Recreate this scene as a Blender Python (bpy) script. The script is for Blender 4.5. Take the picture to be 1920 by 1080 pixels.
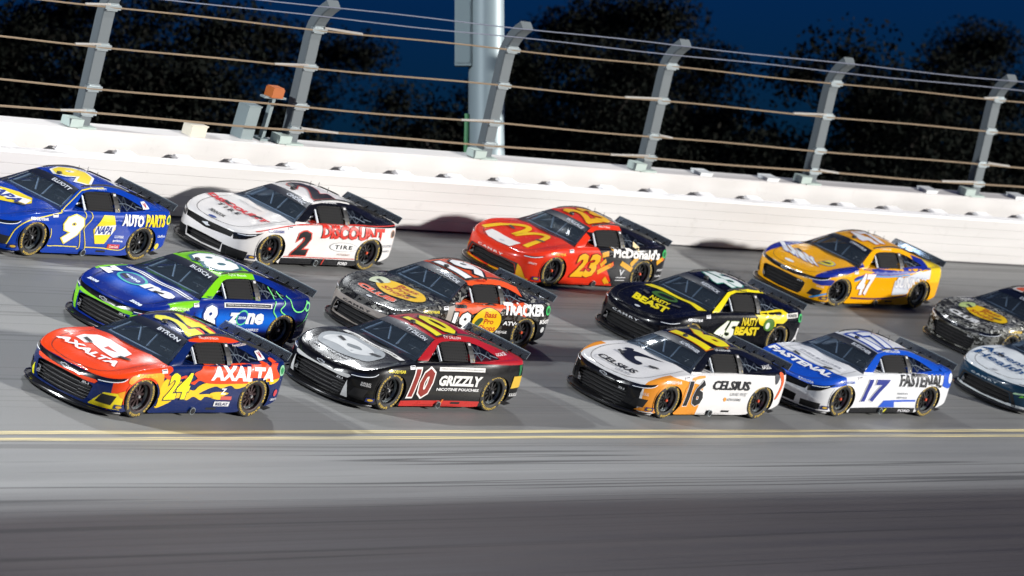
import bpy, bmesh, math, random
import numpy as np
from mathutils import Vector, Matrix, geometry
from mathutils.bvhtree import BVHTree

for o in list(bpy.data.objects): bpy.data.objects.remove(o)
SC = bpy.context.scene
COL = SC.collection
rad = math.radians
Z0 = 3.0                       # camera height above the infield ground
# ---------------------------------------------------------------- camera (fitted to the photograph)
F_PX, PITCH = 8287.9, 0.03081
cam_data = bpy.data.cameras.new('camera')
cam_data.sensor_width = 36.0
cam_data.lens = 36.0 * F_PX / 1920.0
cam_data.clip_start = 0.5
cam_data.clip_end = 6000
cam_data.dof.use_dof = True
cam_data.dof.focus_distance = 75.0
cam_data.dof.aperture_fstop = 1.3
cam = bpy.data.objects.new('camera', cam_data)
COL.objects.link(cam)
cam.location = (0, 0, Z0)
cam.rotation_euler = (math.pi / 2 + PITCH, 0, 0)
SC.camera = cam
# ---------------------------------------------------------------- banked turn: a piece of a cone
BETA, CURV, YY, PSI, ZY = 0.38368, 0.0042664, 75.8165, 4.048475, Z0 - 0.154
TB = math.tan(BETA)
def track_flat(s, r):
    h = Vector((math.cos(PSI), math.sin(PSI), 0)); left = Vector((-h.y, h.x, 0)); a = CURV * s
    pos = h * (math.sin(a) / CURV) + left * ((1 - math.cos(a)) / CURV)
    hd = h * math.cos(a) + left * math.sin(a); lf = Vector((-hd.y, hd.x, 0))
    return Vector((0, YY, 0)) + pos - lf * r, hd, lf
APR = -2.35                                            # where the banked racing surface ends
def surf_z(r):
    if r >= APR: return ZY + r * TB
    z = ZY + APR * TB; d = APR - r
    if d < 9: return z - d * math.tan(rad(11)) + 0.0006 * d * d
    return max(0.02, z - 9 * math.tan(rad(11)) + 0.0486 - (d - 9) * 0.05)
def track(s, r):
    """ground point, heading, left (lying in the banked surface), surface normal"""
    p, hd, lf = track_flat(s, r)
    p.z = ZY + r * TB
    L = Vector((lf.x * math.cos(BETA), lf.y * math.cos(BETA), -math.sin(BETA)))
    return p, hd, L, hd.cross(L)
def px_of(p):
    c, s_ = math.cos(PITCH), math.sin(PITCH); z = p.z - Z0
    d = p.y * c + z * s_; v = -p.y * s_ + z * c
    return 960 + F_PX * p.x / d, 540 - F_PX * v / d
def ray_dir(px, py):
    c, s_ = math.cos(PITCH), math.sin(PITCH); a = (px - 960) / F_PX; b = (540 - py) / F_PX
    return Vector((a, c - b * s_, s_ + b * c))
def s_at_px(px, fn):
    """arc length s at which the curve fn(s) crosses picture column px"""
    lo, hi = -75.0, 45.0
    for _ in range(50):
        m = (lo + hi) / 2
        if px_of(fn(m))[0] > px: lo = m
        else: hi = m
    return (lo + hi) / 2
# ---------------------------------------------------------------- world, sun, exposure
W = bpy.data.worlds.new('World'); SC.world = W; W.use_nodes = True
wn = W.node_tree.nodes; bg = wn['Background']
sky = wn.new('ShaderNodeTexSky'); sky.sky_type = 'NISHITA'; sky.sun_disc = False
sky.sun_elevation = rad(1.0); sky.sun_rotation = rad(200); sky.air_density = 1.0; sky.dust_density = 0.3; sky.ozone_density = 6.0
dusk = wn.new('ShaderNodeMix'); dusk.data_type = 'RGBA'; dusk.blend_type = 'MULTIPLY'; dusk.inputs[0].default_value = 1.0
dusk.inputs[7].default_value = (.05, .28, .58, 1)          # after sunset: deep blue dusk all over the sky
W.node_tree.links.new(sky.outputs[0], dusk.inputs[6]); W.node_tree.links.new(dusk.outputs[2], bg.inputs[0]); bg.inputs[1].default_value = 0.15
def sun_dir():
    _, hd, lf = track_flat(-3, 5)
    return (-lf * 1.0 + hd * 0.70 + Vector((0, 0, -0.09))).normalized()
SUN_DIR = sun_dir()
sl = bpy.data.lights.new('infield_flood_sun', 'SUN'); sl.energy = 4.2; sl.angle = rad(2.5); sl.color = (1.0, 0.97, 0.93)  # sun lamp stands in for the unseen infield floodlights
so = bpy.data.objects.new('infield_flood_sun', sl); COL.objects.link(so)
so.rotation_euler = SUN_DIR.to_track_quat('-Z', 'Y').to_euler(); so.location = (20, 10, 40)
SC.view_settings.view_transform = 'Standard'; SC.view_settings.look = 'None'
SC.view_settings.exposure = 0.58; SC.view_settings.gamma = 1.0; SC.view_settings.use_curve_mapping = False
SC.render.engine = 'CYCLES'
# ---------------------------------------------------------------- small helpers
def lin(h):
    h = h.lstrip('#'); o = []
    for i in (0, 2, 4):
        c = int(h[i:i+2], 16) / 255.0
        o.append(c / 12.92 if c <= .04045 else ((c + .055) / 1.055) ** 2.4)
    return tuple(o)
PK = .80
MATS = {}
def mat(name, col='#808080', rough=.5, metal=0., coat=0., spec=.5, emit=0.):
    if name in MATS: return MATS[name]
    m = bpy.data.materials.new(name); m.use_nodes = True; b = m.node_tree.nodes['Principled BSDF']
    c = lin(col) if isinstance(col, str) else col
    b.inputs['Base Color'].default_value = (*c, 1); b.inputs['Roughness'].default_value = rough
    b.inputs['Metallic'].default_value = metal; b.inputs['Coat Weight'].default_value = coat
    b.inputs['Coat Roughness'].default_value = .06; b.inputs['Specular IOR Level'].default_value = spec
    if emit:
        b.inputs['Emission Color'].default_value = (*c, 1); b.inputs['Emission Strength'].default_value = emit
    MATS[name] = m; return m
def ink(hexcol):
    return mat('vinyl_' + hexcol.strip('#'), tuple(v * PK for v in lin(hexcol)), .42, 0, .4, .2)
class N:
    """tiny node-graph helper"""
    def __init__(self, name):
        self.m = bpy.data.materials.new(name); self.m.use_nodes = True; self.t = self.m.node_tree
        self.b = self.t.nodes['Principled BSDF']
    def node(self, k, **kw):
        n = self.t.nodes.new(k)
        for a, v in kw.items(): setattr(n, a, v)
        return n
    def link(self, a, b): self.t.links.new(a, b)
    def math(self, op, a, b=None, clamp=False):
        n = self.node('ShaderNodeMath', operation=op, use_clamp=clamp)
        for i, v in enumerate((a, b)):
            if v is None: continue
            if isinstance(v, (int, float)): n.inputs[i].default_value = v
            else: self.link(v, n.inputs[i])
        return n.outputs[0]
    def mix(self, fac, a, b):
        n = self.node('ShaderNodeMix', data_type='RGBA')
        for i, v in ((0, fac), (6, a), (7, b)):
            if isinstance(v, (int, float)): n.inputs[i].default_value = v
            elif isinstance(v, tuple): n.inputs[i].default_value = (*v[:3], 1)
            else: self.link(v, n.inputs[i])
        return n.outputs[2]
    def noise(self, vec, scale, detail=3, rough=.55):
        n = self.node('ShaderNodeTexNoise'); n.inputs['Scale'].default_value = scale
        n.inputs['Detail'].default_value = detail; n.inputs['Roughness'].default_value = rough
        if vec is not None: self.link(vec, n.inputs['Vector'])
        return n.outputs[0]
    def ramp(self, fac, stops, interp='LINEAR'):
        n = self.node('ShaderNodeValToRGB'); n.color_ramp.interpolation = interp
        e = n.color_ramp.elements
        while len(e) < len(stops): e.new(.5)
        for i, (p, c) in enumerate(stops):
            e[i].position = p; e[i].color = (*((c, c, c) if isinstance(c, (int, float)) else c[:3]), 1)
        self.link(fac, n.inputs[0]); return n.outputs[0]
    def scaled(self, vec, sc):
        n = self.node('ShaderNodeMapping'); n.inputs['Scale'].default_value = sc; self.link(vec, n.inputs['Vector']); return n.outputs[0]
    def bump(self, h, strength, dist=.01):
        n = self.node('ShaderNodeBump'); n.inputs['Strength'].default_value = strength; n.inputs['Distance'].default_value = dist
        self.link(h, n.inputs['Height']); self.link(n.outputs[0], self.b.inputs['Normal'])
def new_obj(name, me, parent=None, material=None):
    o = bpy.data.objects.new(name, me); COL.objects.link(o)
    if parent is not None: o.parent = parent
    if material is not None and me is not None:
        if not me.materials: me.materials.append(material)
        elif me.materials[0] is not material:
            o.material_slots[0].link = 'OBJECT'; o.material_slots[0].material = material
    return o
def mesh(name, V, Fc, smooth=False):
    me = bpy.data.meshes.new(name); me.from_pydata([tuple(v) for v in V], [], Fc); me.update()
    if smooth: me.polygons.foreach_set('use_smooth', [True] * len(me.polygons))
    return me
def empty(name, label=None, cat=None, group=None, kind=None):
    o = bpy.data.objects.new(name, None); COL.objects.link(o); o.empty_display_size = .3
    return tag(o, label, cat, group, kind)
def tag(o, label=None, cat=None, group=None, kind=None):
    for k, v in (('label', label), ('category', cat), ('group', group), ('kind', kind)):
        if v: o[k] = v
    return o
class MB:
    """collects simple solids into one mesh"""
    def __init__(s): s.V = []; s.F = []
    def add(s, V, F):
        n = len(s.V); s.V += [tuple(v) for v in V]; s.F += [tuple(i + n for i in f) for f in F]; return s
    def box(s, c, d, M=None):
        V = [Vector((c[0] + sx * d[0] / 2, c[1] + sy * d[1] / 2, c[2] + sz * d[2] / 2)) for sz in (-1, 1) for sy in (-1, 1) for sx in (-1, 1)]
        if M is not None: V = [M @ v for v in V]
        return s.add(V, [(0, 2, 3, 1), (4, 5, 7, 6), (0, 1, 5, 4), (2, 6, 7, 3), (0, 4, 6, 2), (1, 3, 7, 5)])
    def tube(s, pts, r, n=8, caps=True):
        pts = [Vector(p) for p in pts]; rr = r if isinstance(r, (list, tuple)) else [r] * len(pts); rings = []
        ref = Vector((0, 0, 1))
        for i, p in enumerate(pts):
            t = (pts[min(i + 1, len(pts) - 1)] - pts[max(i - 1, 0)]).normalized()
            if abs(t.dot(ref)) > .95: ref = Vector((1, 0, 0)) if abs(t.x) < .9 else Vector((0, 1, 0))
            a = t.cross(ref).normalized(); b = t.cross(a)
            rings.append([p + (a * math.cos(2 * math.pi * k / n) + b * math.sin(2 * math.pi * k / n)) * rr[i] for k in range(n)])
        V = [v for R in rings for v in R]
        F = [(i * n + k, i * n + (k + 1) % n, (i + 1) * n + (k + 1) % n, (i + 1) * n + k) for i in range(len(pts) - 1) for k in range(n)]
        if caps: F += [tuple(range(n))[::-1], tuple((len(pts) - 1) * n + k for k in range(n))]
        return s.add(V, F)
    def sweep(s, section, frames, closed=True):
        """section: list of 2-D points; frames: list of (origin, e1, e2)"""
        n = len(section)
        V = [o + a * p[0] + b * p[1] for o, a, b in frames for p in section]
        F = [(i * n + k, i * n + (k + 1) % n, (i + 1) * n + (k + 1) % n, (i + 1) * n + k) for i in range(len(frames) - 1) for k in range(n if closed else n - 1)]
        if closed: F += [tuple(range(n))[::-1], tuple((len(frames) - 1) * n + k for k in range(n))]
        return s.add(V, F)
    def lathe_y(s, prof, n=28, c=(0, 0, 0)):
        """prof: (radius, y) list turned about the y axis"""
        V = [(c[0] + r * math.cos(2 * math.pi * k / n), c[1] + y, c[2] + r * math.sin(2 * math.pi * k / n)) for r, y in prof for k in range(n)]
        F = [(i * n + k, i * n + (k + 1) % n, (i + 1) * n + (k + 1) % n, (i + 1) * n + k) for i in range(len(prof) - 1) for k in range(n)]
        return s.add(V, F)
    def mesh(s, name, smooth=False, fixn=True):
        me = mesh(name, s.V, s.F, smooth)
        if fixn:
            bm = bmesh.new(); bm.from_mesh(me); bmesh.ops.recalc_face_normals(bm, faces=bm.faces); bm.to_mesh(me); bm.free()
        if smooth:
            try: me.set_sharp_from_angle(angle=rad(38))
            except Exception: pass
        return me
def catmull(P, m=6, closed=False):
    P = [np.array(p, float) for p in P]; n = len(P); out = []
    for i in range(n if closed else n - 1):
        if closed: a, b, c, d = P[i - 1], P[i], P[(i + 1) % n], P[(i + 2) % n]
        else: a, b, c, d = P[max(i - 1, 0)], P[i], P[i + 1], P[min(i + 2, n - 1)]
        for k in range(m):
            t = k / m
            out.append(.5 * (2 * b + (c - a) * t + (2 * a - 5 * b + 4 * c - d) * t * t + (3 * b - a - 3 * c + d) * t ** 3))
    if not closed: out.append(P[-1])
    return out
def sstep(a, b, x):
    t = np.clip((x - a) / (b - a), 0, 1); return t * t * (3 - 2 * t)
# ================================================================ SETTING
S0, S1 = -170.0, 130.0
def ribbon(name, rs, zf, material, s0=S0, s1=S1, step=2.5, lift=0.):
    ss = np.arange(s0, s1 + .01, step); V = []; UV = []
    for s in ss:
        for r in rs:
            p, _, _ = track_flat(s, r); V.append((p.x, p.y, zf(r) + lift)); UV.append((s, r))
    n = len(rs); F = [(i * n + j, i * n + j + 1, (i + 1) * n + j + 1, (i + 1) * n + j) for i in range(len(ss) - 1) for j in range(n - 1)]
    me = mesh(name, V, F, True)
    ul = me.uv_layers.new(name='sr')
    for lp in me.loops: ul.data[lp.index].uv = UV[lp.vertex_index]
    bm = bmesh.new(); bm.from_mesh(me); bmesh.ops.recalc_face_normals(bm, faces=bm.faces)
    if bm.faces[0].normal.z < 0: bmesh.ops.reverse_faces(bm, faces=bm.faces)
    bm.to_mesh(me); bm.free()
    o = new_obj(name, me, None, material); o['kind'] = 'structure'; return o
def asphalt(name, c0, c1, streak, rough):
    g = N(name); uv = g.node('ShaderNodeUVMap', uv_map='sr').outputs[0]
    st1 = g.noise(g.scaled(uv, (.035, 2.2, 1)), 1.0, 4, .6)          # long worn bands along the racing lines
    st2 = g.noise(g.scaled(uv, (.12, 9.0, 1)), 1.0, 3, .6)           # finer rubber streaks
    wavy = g.node('ShaderNodeVectorMath', operation='ADD')
    g.link(uv, wavy.inputs[0]); wn_ = g.node('ShaderNodeTexNoise'); wn_.inputs['Scale'].default_value = .03; g.link(uv, wn_.inputs['Vector'])
    g.link(wn_.outputs[1], wavy.inputs[1])
    st3 = g.noise(g.scaled(wavy.outputs[0], (.02, 3.1, 1)), 1.0, 1.5, .4)
    grit = g.noise(uv, 55, 2, .7)
    patch = g.noise(g.scaled(uv, (.06, .22, 1)), 1.0, 2, .5)
    f = g.math('ADD', g.math('MULTIPLY', st1, .55), g.math('MULTIPLY', patch, .45))
    col = g.mix(g.ramp(f, [(.36, 0.), (.64, 1.)]), c0, c1)
    dark = g.ramp(st3, [(.50, 0.), (.515, 1.), (.53, 1.), (.545, 0.)])      # thin dark tyre marks
    dark2 = g.ramp(st2, [(.58, 0.), (.72, 1.)])
    dk = g.math('ADD', g.math('MULTIPLY', dark, streak), g.math('MULTIPLY', dark2, streak * .45), True)
    col = g.mix(dk, col, tuple(x * .38 for x in c0))
    col = g.mix(g.math('MULTIPLY', g.ramp(grit, [(.35, 0.), (.75, 1.)]), .22), col, tuple(x * 1.6 for x in c1))
    g.link(col, g.b.inputs['Base Color'])
    g.link(g.ramp(st1, [(.3, rough - .1), (.7, rough + .1)]), g.b.inputs['Roughness'])
    g.b.inputs['Specular IOR Level'].default_value = .4
    g.bump(grit, .25, .004)
    return g.m
M_track = asphalt('track_asphalt', (.148, .151, .149), (.218, .221, .216), .5, .55)
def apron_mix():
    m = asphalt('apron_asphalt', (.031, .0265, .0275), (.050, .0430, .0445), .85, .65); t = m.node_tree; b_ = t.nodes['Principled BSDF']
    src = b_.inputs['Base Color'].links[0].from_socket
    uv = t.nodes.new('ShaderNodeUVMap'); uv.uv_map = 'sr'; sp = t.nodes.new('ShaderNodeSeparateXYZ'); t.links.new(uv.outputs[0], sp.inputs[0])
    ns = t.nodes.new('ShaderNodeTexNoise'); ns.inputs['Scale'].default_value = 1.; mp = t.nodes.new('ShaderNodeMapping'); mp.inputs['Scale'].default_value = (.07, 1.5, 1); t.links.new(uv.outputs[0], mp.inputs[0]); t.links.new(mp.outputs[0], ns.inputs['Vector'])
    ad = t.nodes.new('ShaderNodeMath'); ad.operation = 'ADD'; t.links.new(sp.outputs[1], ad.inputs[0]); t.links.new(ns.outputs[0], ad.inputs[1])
    mr = t.nodes.new('ShaderNodeMapRange'); mr.inputs[1].default_value = -3.3; mr.inputs[2].default_value = -.9; mr.interpolation_type = 'SMOOTHSTEP'; t.links.new(ad.outputs[0], mr.inputs[0])  # pale band to dark apron: different asphalt, with light falloff painted into the colour
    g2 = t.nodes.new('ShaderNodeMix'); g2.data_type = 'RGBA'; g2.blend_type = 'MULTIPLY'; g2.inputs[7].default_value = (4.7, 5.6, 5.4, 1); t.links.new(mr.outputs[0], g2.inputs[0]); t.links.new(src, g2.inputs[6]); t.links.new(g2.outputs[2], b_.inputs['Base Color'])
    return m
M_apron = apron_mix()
W_IN = 10.05
def wall_r(s):                 # the wall closes in slightly up-track
    return W_IN + .35 * sstep(-10, 12, s) * .6 - .55 * sstep(-8, -34, s)
track_o = ribbon('track', [-.55, 0, 1, 2, 3, 4, 5, 6, 7, 8, 9, 10, 11.2], surf_z, M_track)
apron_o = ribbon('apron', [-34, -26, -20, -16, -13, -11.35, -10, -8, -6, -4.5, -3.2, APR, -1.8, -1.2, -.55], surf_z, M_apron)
# painted double yellow line
g = N('worn_yellow_paint'); uv = g.node('ShaderNodeUVMap', uv_map='sr').outputs[0]
wear = g.noise(g.scaled(uv, (.25, 14, 1)), 1, 4, .65)
g.link(g.mix(g.ramp(wear, [(.40, 0.), (.62, 1.)]), (.66, .56, .28), (.28, .26, .21)), g.b.inputs['Base Color']); g.b.inputs['Roughness'].default_value = .6
M_yellow = g.m
g = N('worn_white_paint'); uv = g.node('ShaderNodeUVMap', uv_map='sr').outputs[0]
wear = g.noise(g.scaled(uv, (.3, 11, 1)), 1, 4, .65)
g.link(g.mix(g.ramp(wear, [(.38, 0.), (.62, 1.)]), (.48, .49, .49), (.15, .155, .155)), g.b.inputs['Base Color']); g.b.inputs['Roughness'].default_value = .6
M_whitep = g.m
for r0, r1 in ((.0, .125), (-.24, -.125)):
    o = ribbon('painted_line', [r0, r1], surf_z, M_yellow, lift=.005)
for s0, s1, r0, r1 in ((6, 30, 6.66, 6.76), (-60, -22, 6.3, 6.38), (-60, -20.5, 5.15, 5.23)):
    o = ribbon('seam_line', [r0, r1], surf_z, M_whitep, s0, s1, lift=.005)
# terrain: grassed infield and the ground beyond the wall, one sheet to the horizon
g = N('dark_grass'); tc = g.node('ShaderNodeTexCoord').outputs['Object']
gn = g.noise(tc, .35, 5, .65)
g.link(g.mix(gn, (.012, .018, .008), (.035, .042, .018)), g.b.inputs['Base Color']); g.b.inputs['Roughness'].default_value = .95
M_grass = g.m
V = []; F = []; nx = 60
for j in range(nx + 1):
    for i in range(nx + 1):
        x = -2000 + 4000 * i / nx; y = -600 + 4000 * j / nx
        V.append((x, y, -.35 + .25 * math.sin(x * .011) * math.cos(y * .013)))
F = [(j * (nx + 1) + i, j * (nx + 1) + i + 1, (j + 1) * (nx + 1) + i + 1, (j + 1) * (nx + 1) + i) for j in range(nx) for i in range(nx)]
o = new_obj('ground', mesh('ground', V, F, True), None, M_grass); o['kind'] = 'structure'
# earth berm that carries the banking outside the wall
def berm_z(r): return np.interp(r, [10.6, 13.2, 15.5, 24, 30], [surf_z(10.6) - .05, surf_z(11) - .1, surf_z(11) - .4, .6, -.6])
ribbon('embankment', [10.6, 11.4, 13.2, 15.5, 19, 24, 30], berm_z, M_grass)

# ---------------------------------------------------------------- white barrier
g = N('white_barrier_paint'); tc = g.node('ShaderNodeTexCoord').outputs['Object']
n1 = g.noise(g.scaled(tc, (.12, .12, 1.6)), 1.0, 4, .6); n2 = g.noise(tc, 3.0, 4, .7)
c = g.mix(g.ramp(n1, [(.35, 0.), (.7, 1.)]), (.63, .615, .60), (.55, .535, .52))
c = g.mix(g.math('MULTIPLY', g.ramp(n2, [(.60, 0.), (.78, 1.)]), .35), c, (.42, .40, .38))
g.link(c, g.b.inputs['Base Color']); g.b.inputs['Roughness'].default_value = .55
M_wall = g.m
M_joint = mat('barrier_backing_steel', '#a5a4a4', .8)
M_galv = mat('galvanised_steel', '#9aa3a6', .42, .75)
M_post = mat('painted_fence_post', '#575f63', .6, .1)
M_cable = mat('steel_cable', '#8c7a64', .5, .4)
M_cablet = mat('thin_grey_cable', '#787d8c', .5, .4)
def wall_frame(s, dr=0., dh=0.):
    p, hd, L, U = track(s, wall_r(s))
    return p - L * dr + U * dh, -L, U          # origin, outward axis, up axis
bar = empty('crash_barrier', 'long white steel-tube crash barrier along the top of the banking', 'barrier')
wss = np.arange(-120, 80.1, 2.0)
NT = 5; TH = .204
for k in range(NT):            # five stacked square steel tubes with bevelled edges
    b = .005; sec = [(b, 0), (.19, 0), (.2, b), (.2, TH - .003 - b), (.19, TH - .003), (b, TH - .003), (0, TH - .003 - b), (0, b)]
    mb = MB().sweep(sec, [wall_frame(s, 0, .035 + k * TH) for s in wss])
    new_obj('barrier_tube', mb.mesh('barrier_tube'), bar, M_wall)
mb = MB().sweep([(.06, .0), (.16, .0), (.16, NT * TH), (.06, NT * TH)], [wall_frame(s, 0, .03) for s in wss])
new_obj('barrier_backing', mb.mesh('barrier_backing'), bar, M_joint)
mb = MB().sweep([(-.012, 0), (.215, 0), (.215, .05), (-.012, .05)], [wall_frame(s, 0, .033 + NT * TH) for s in wss])
new_obj('barrier_cap_rail', mb.mesh('barrier_cap_rail'), bar, mat('bright_white_cap', '#f4f4f4', .45))
mb = MB().sweep([(-.004, 0), (.2, 0), (.2, .035), (-.004, .035)], [wall_frame(s, .03, .0) for s in wss])
new_obj('barrier_foot', mb.mesh('barrier_foot'), bar, mat('dark_rubber_foot', '#3a3a3e', .8))
CW_D, CW_H = .62, 1.42
cw = MB().sweep([(0, 0), (.45, 0), (.45, CW_H), (.03, CW_H), (0, CW_H - .03)], [wall_frame(s, CW_D, 0) for s in wss]).mesh('retaining_wall')
cwo = new_obj('retaining_wall', cw, None, M_wall); tag(cwo, 'white concrete retaining wall standing behind the steel-tube barrier', 'wall')
# steel brackets sitting in the gap on top of the barrier
sv = s_at_px(20, lambda s: wall_frame(s, .3, 1.1)[0])
br_me = None
k = 0
for i in range(-8, 34):
    s = sv - 1.52 * i
    if s < -70 or s > 40: continue
    o_, a, u = wall_frame(s, 0, 0); _, hd, _, _ = track(s, 0)
    if br_me is None:
        mbk = MB().add([(-.30, .02, 0), (.30, .02, 0), (.30, .30, 0), (-.30, .30, 0), (-.20, .05, .02), (.20, .05, .02), (.20, .3, .055), (-.20, .3, .055)],
                       [(0, 3, 2, 1), (4, 5, 6, 7), (0, 1, 5, 4), (2, 3, 7, 6), (1, 2, 6, 5), (3, 0, 4, 7)])
        br_me = mbk.mesh('bracket')
    b = new_obj('bracket', br_me, bar, mat('bracket_white', '#f2f2f2', .6))
    M = Matrix((hd, a, u)).transposed().to_4x4(); M.translation = o_ + a * .22 + u * (NT * TH + .034)
    b.matrix_local = M
# ---------------------------------------------------------------- catch fence
fence = empty('catch_fence', 'debris fence of curved grey steel posts and long cables above the white wall', 'fence')
F_D = CW_D + .2
def fence_pt(s, h, H=2.95):
    """point at height h along the curved post line"""
    o_, a, u = wall_frame(s, F_D, CW_H)
    bend = max(0., h - H * .72)
    return o_ + u * (h - bend * bend * .12) + a * (.085 * h) - a * (.50 * bend * bend)
post_px = [-250, 150, 540, 905, 1205, 1515, 1822, 2125]
H = 2.95
for px in post_px:
    s = s_at_px(px, lambda s: fence_pt(s, 0)); _, hd, _, _ = track(s, 0); _, a, u = wall_frame(s)
    hs = [0, .8, 1.6, 2.1, 2.25, 2.4, 2.55, 2.7, 2.85, 3.0]
    fr = []
    for h in hs:
        p = fence_pt(s, h); q = (fence_pt(s, h + .05) - fence_pt(s, h - .05)).normalized(); fr.append((p, hd, hd.cross(q)))
    w, d, t = .165, .10, .02    # box section with rounded edges
    sec = [(-w, -d + t), (-w + t, -d), (w - t, -d), (w, -d + t), (w, d - t), (w - t, d), (-w + t, d), (-w, d - t)]
    po = new_obj('post', MB().sweep(sec, fr).mesh('post'), fence, M_post)
    o_ = fence_pt(s, 0)
    M = Matrix((hd, a, u)).transposed().to_4x4(); M.translation = o_
    new_obj('base_plate', MB().box((0, .02, .02), (.5, .42, .04), M).box((.30, -.06, .10), (.34, .26, .16), M).mesh('base_plate'), fence, mat('pale_green_block', '#a9b8b2', .6))
    for h in (.30, .77, 1.56, 2.33):      # clamps that hold the cables to the post
        M2 = Matrix((hd, a, u)).transposed().to_4x4(); M2.translation = fence_pt(s, h) - a * .12
        new_obj('cable_clamp', MB().box((0, 0, 0), (.42, .07, .085), M2).box((0, .03, 0), (.30, .1, .15), M2).mesh('cable_clamp'), fence, M_galv)
fs = np.arange(-62, 36.1, 1.0)
for h, r, m in ((.30, .023, M_cable), (.77, .021, M_cable), (1.56, .020, M_cable), (2.33, .018, M_cable), (2.65, .013, M_cablet), (2.95, .013, M_cablet)):
    pts = []
    for s in fs:
        _, a, u = wall_frame(s); pts.append(fence_pt(s, h) - a * .14 + u * .012 * math.sin(s * .9 + h * 7))
    new_obj('cable', MB().tube(pts, r, 6).mesh('cable', True), fence, m)
# short doubled lengths where cables overlap beside a post
random.seed(4)
for px in post_px:
    s = s_at_px(px, lambda s: fence_pt(s, 0))
    for h in (.30, .77, 1.56, 2.33):
        if random.random() < .25: continue
        L0 = random.uniform(.5, 1.3); d0 = random.choice((-1, 1, -1))
        _, a, u = wall_frame(s)
        pts = [fence_pt(s - d0 * t, h) - a * .15 + u * (.045 * (1 - t / L0) + .012) for t in np.linspace(.1, L0, 6)]
        new_obj('cable_splice', MB().tube(pts, .024, 6).mesh('cable_splice', True), fence, mat('bright_splice', '#c3bfb8', .4, .5))
# small plates and boxes on top of the wall
def wall_top_box(name, px, dims, matl, label, cat, lift=0., dr=.22, group=None):
    s = s_at_px(px, lambda s: wall_frame(s, CW_D + dr, CW_H)[0]); _, hd, _, _ = track(s, 0); o_, a, u = wall_frame(s, CW_D + dr, CW_H)
    M = Matrix((hd, a, u)).transposed().to_4x4(); M.translation = o_
    mb = MB().box((0, 0, lift + dims[2] / 2), dims, M).box((0, 0, lift + dims[2] + .012), (dims[0] * 1.08, dims[1] * 1.08, .024), M)
    ob = new_obj(name, mb.mesh(name), None, matl); tag(ob, label, cat, group); return ob
wall_top_box('junction_box', 362, (.42, .25, .2), mat('cream_box', '#cfc9b8', .6), 'cream junction box on the wall top, second bay from the left', 'box')
for px, l in ((1315, 'white lid plate on the wall top, right of the light pole and nearest to it'), (1440, 'white lid plate on the wall top between the fourth and fifth fence posts'), (1738, 'white lid plate on the wall top left of the last fence post'), (1905, 'white lid plate on the wall top at the right picture edge')):
    wall_top_box('lid_plate', px, (.4, .3, .05), mat('white_plate', '#d8dcdc', .5), l, 'plate', group='lid plates on the wall')
# control cabinet with orange warning lamp housing
wall_top_box('control_cabinet', 452, (.34, .3, .66), mat('grey_cabinet', '#7d8a8c', .5, .2), 'slim grey control cabinet on the wall beside the orange box', 'cabinet', dr=.35)
s = s_at_px(489, lambda s: wall_frame(s, CW_D + .3, CW_H)[0]); _, hd, _, _ = track(s, 0); o_, a, u = wall_frame(s, CW_D + .3, CW_H)
M = Matrix((hd, a, u)).transposed().to_4x4(); M.translation = o_
wl = empty('warning_lamp', 'orange box lamp on a grey bracket above the wall beside the second fence post', 'lamp')
new_obj('lamp_housing', MB().box((0, 0, .97), (.32, .22, .18), M).box((0, 0, 1.07), (.28, .2, .03), M).mesh('lamp_housing'), wl, mat('orange_lamp', '#a85a22', .5))
new_obj('lamp_stand', MB().box((0, 0, .43), (.09, .09, .86), M).box((.0, 0, .87), (.62, .14, .035), M).box((0, 0, .02), (.3, .25, .04), M).mesh('lamp_stand'), wl, mat('grey_cabinet', '#7d8a8c', .5, .2))

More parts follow.
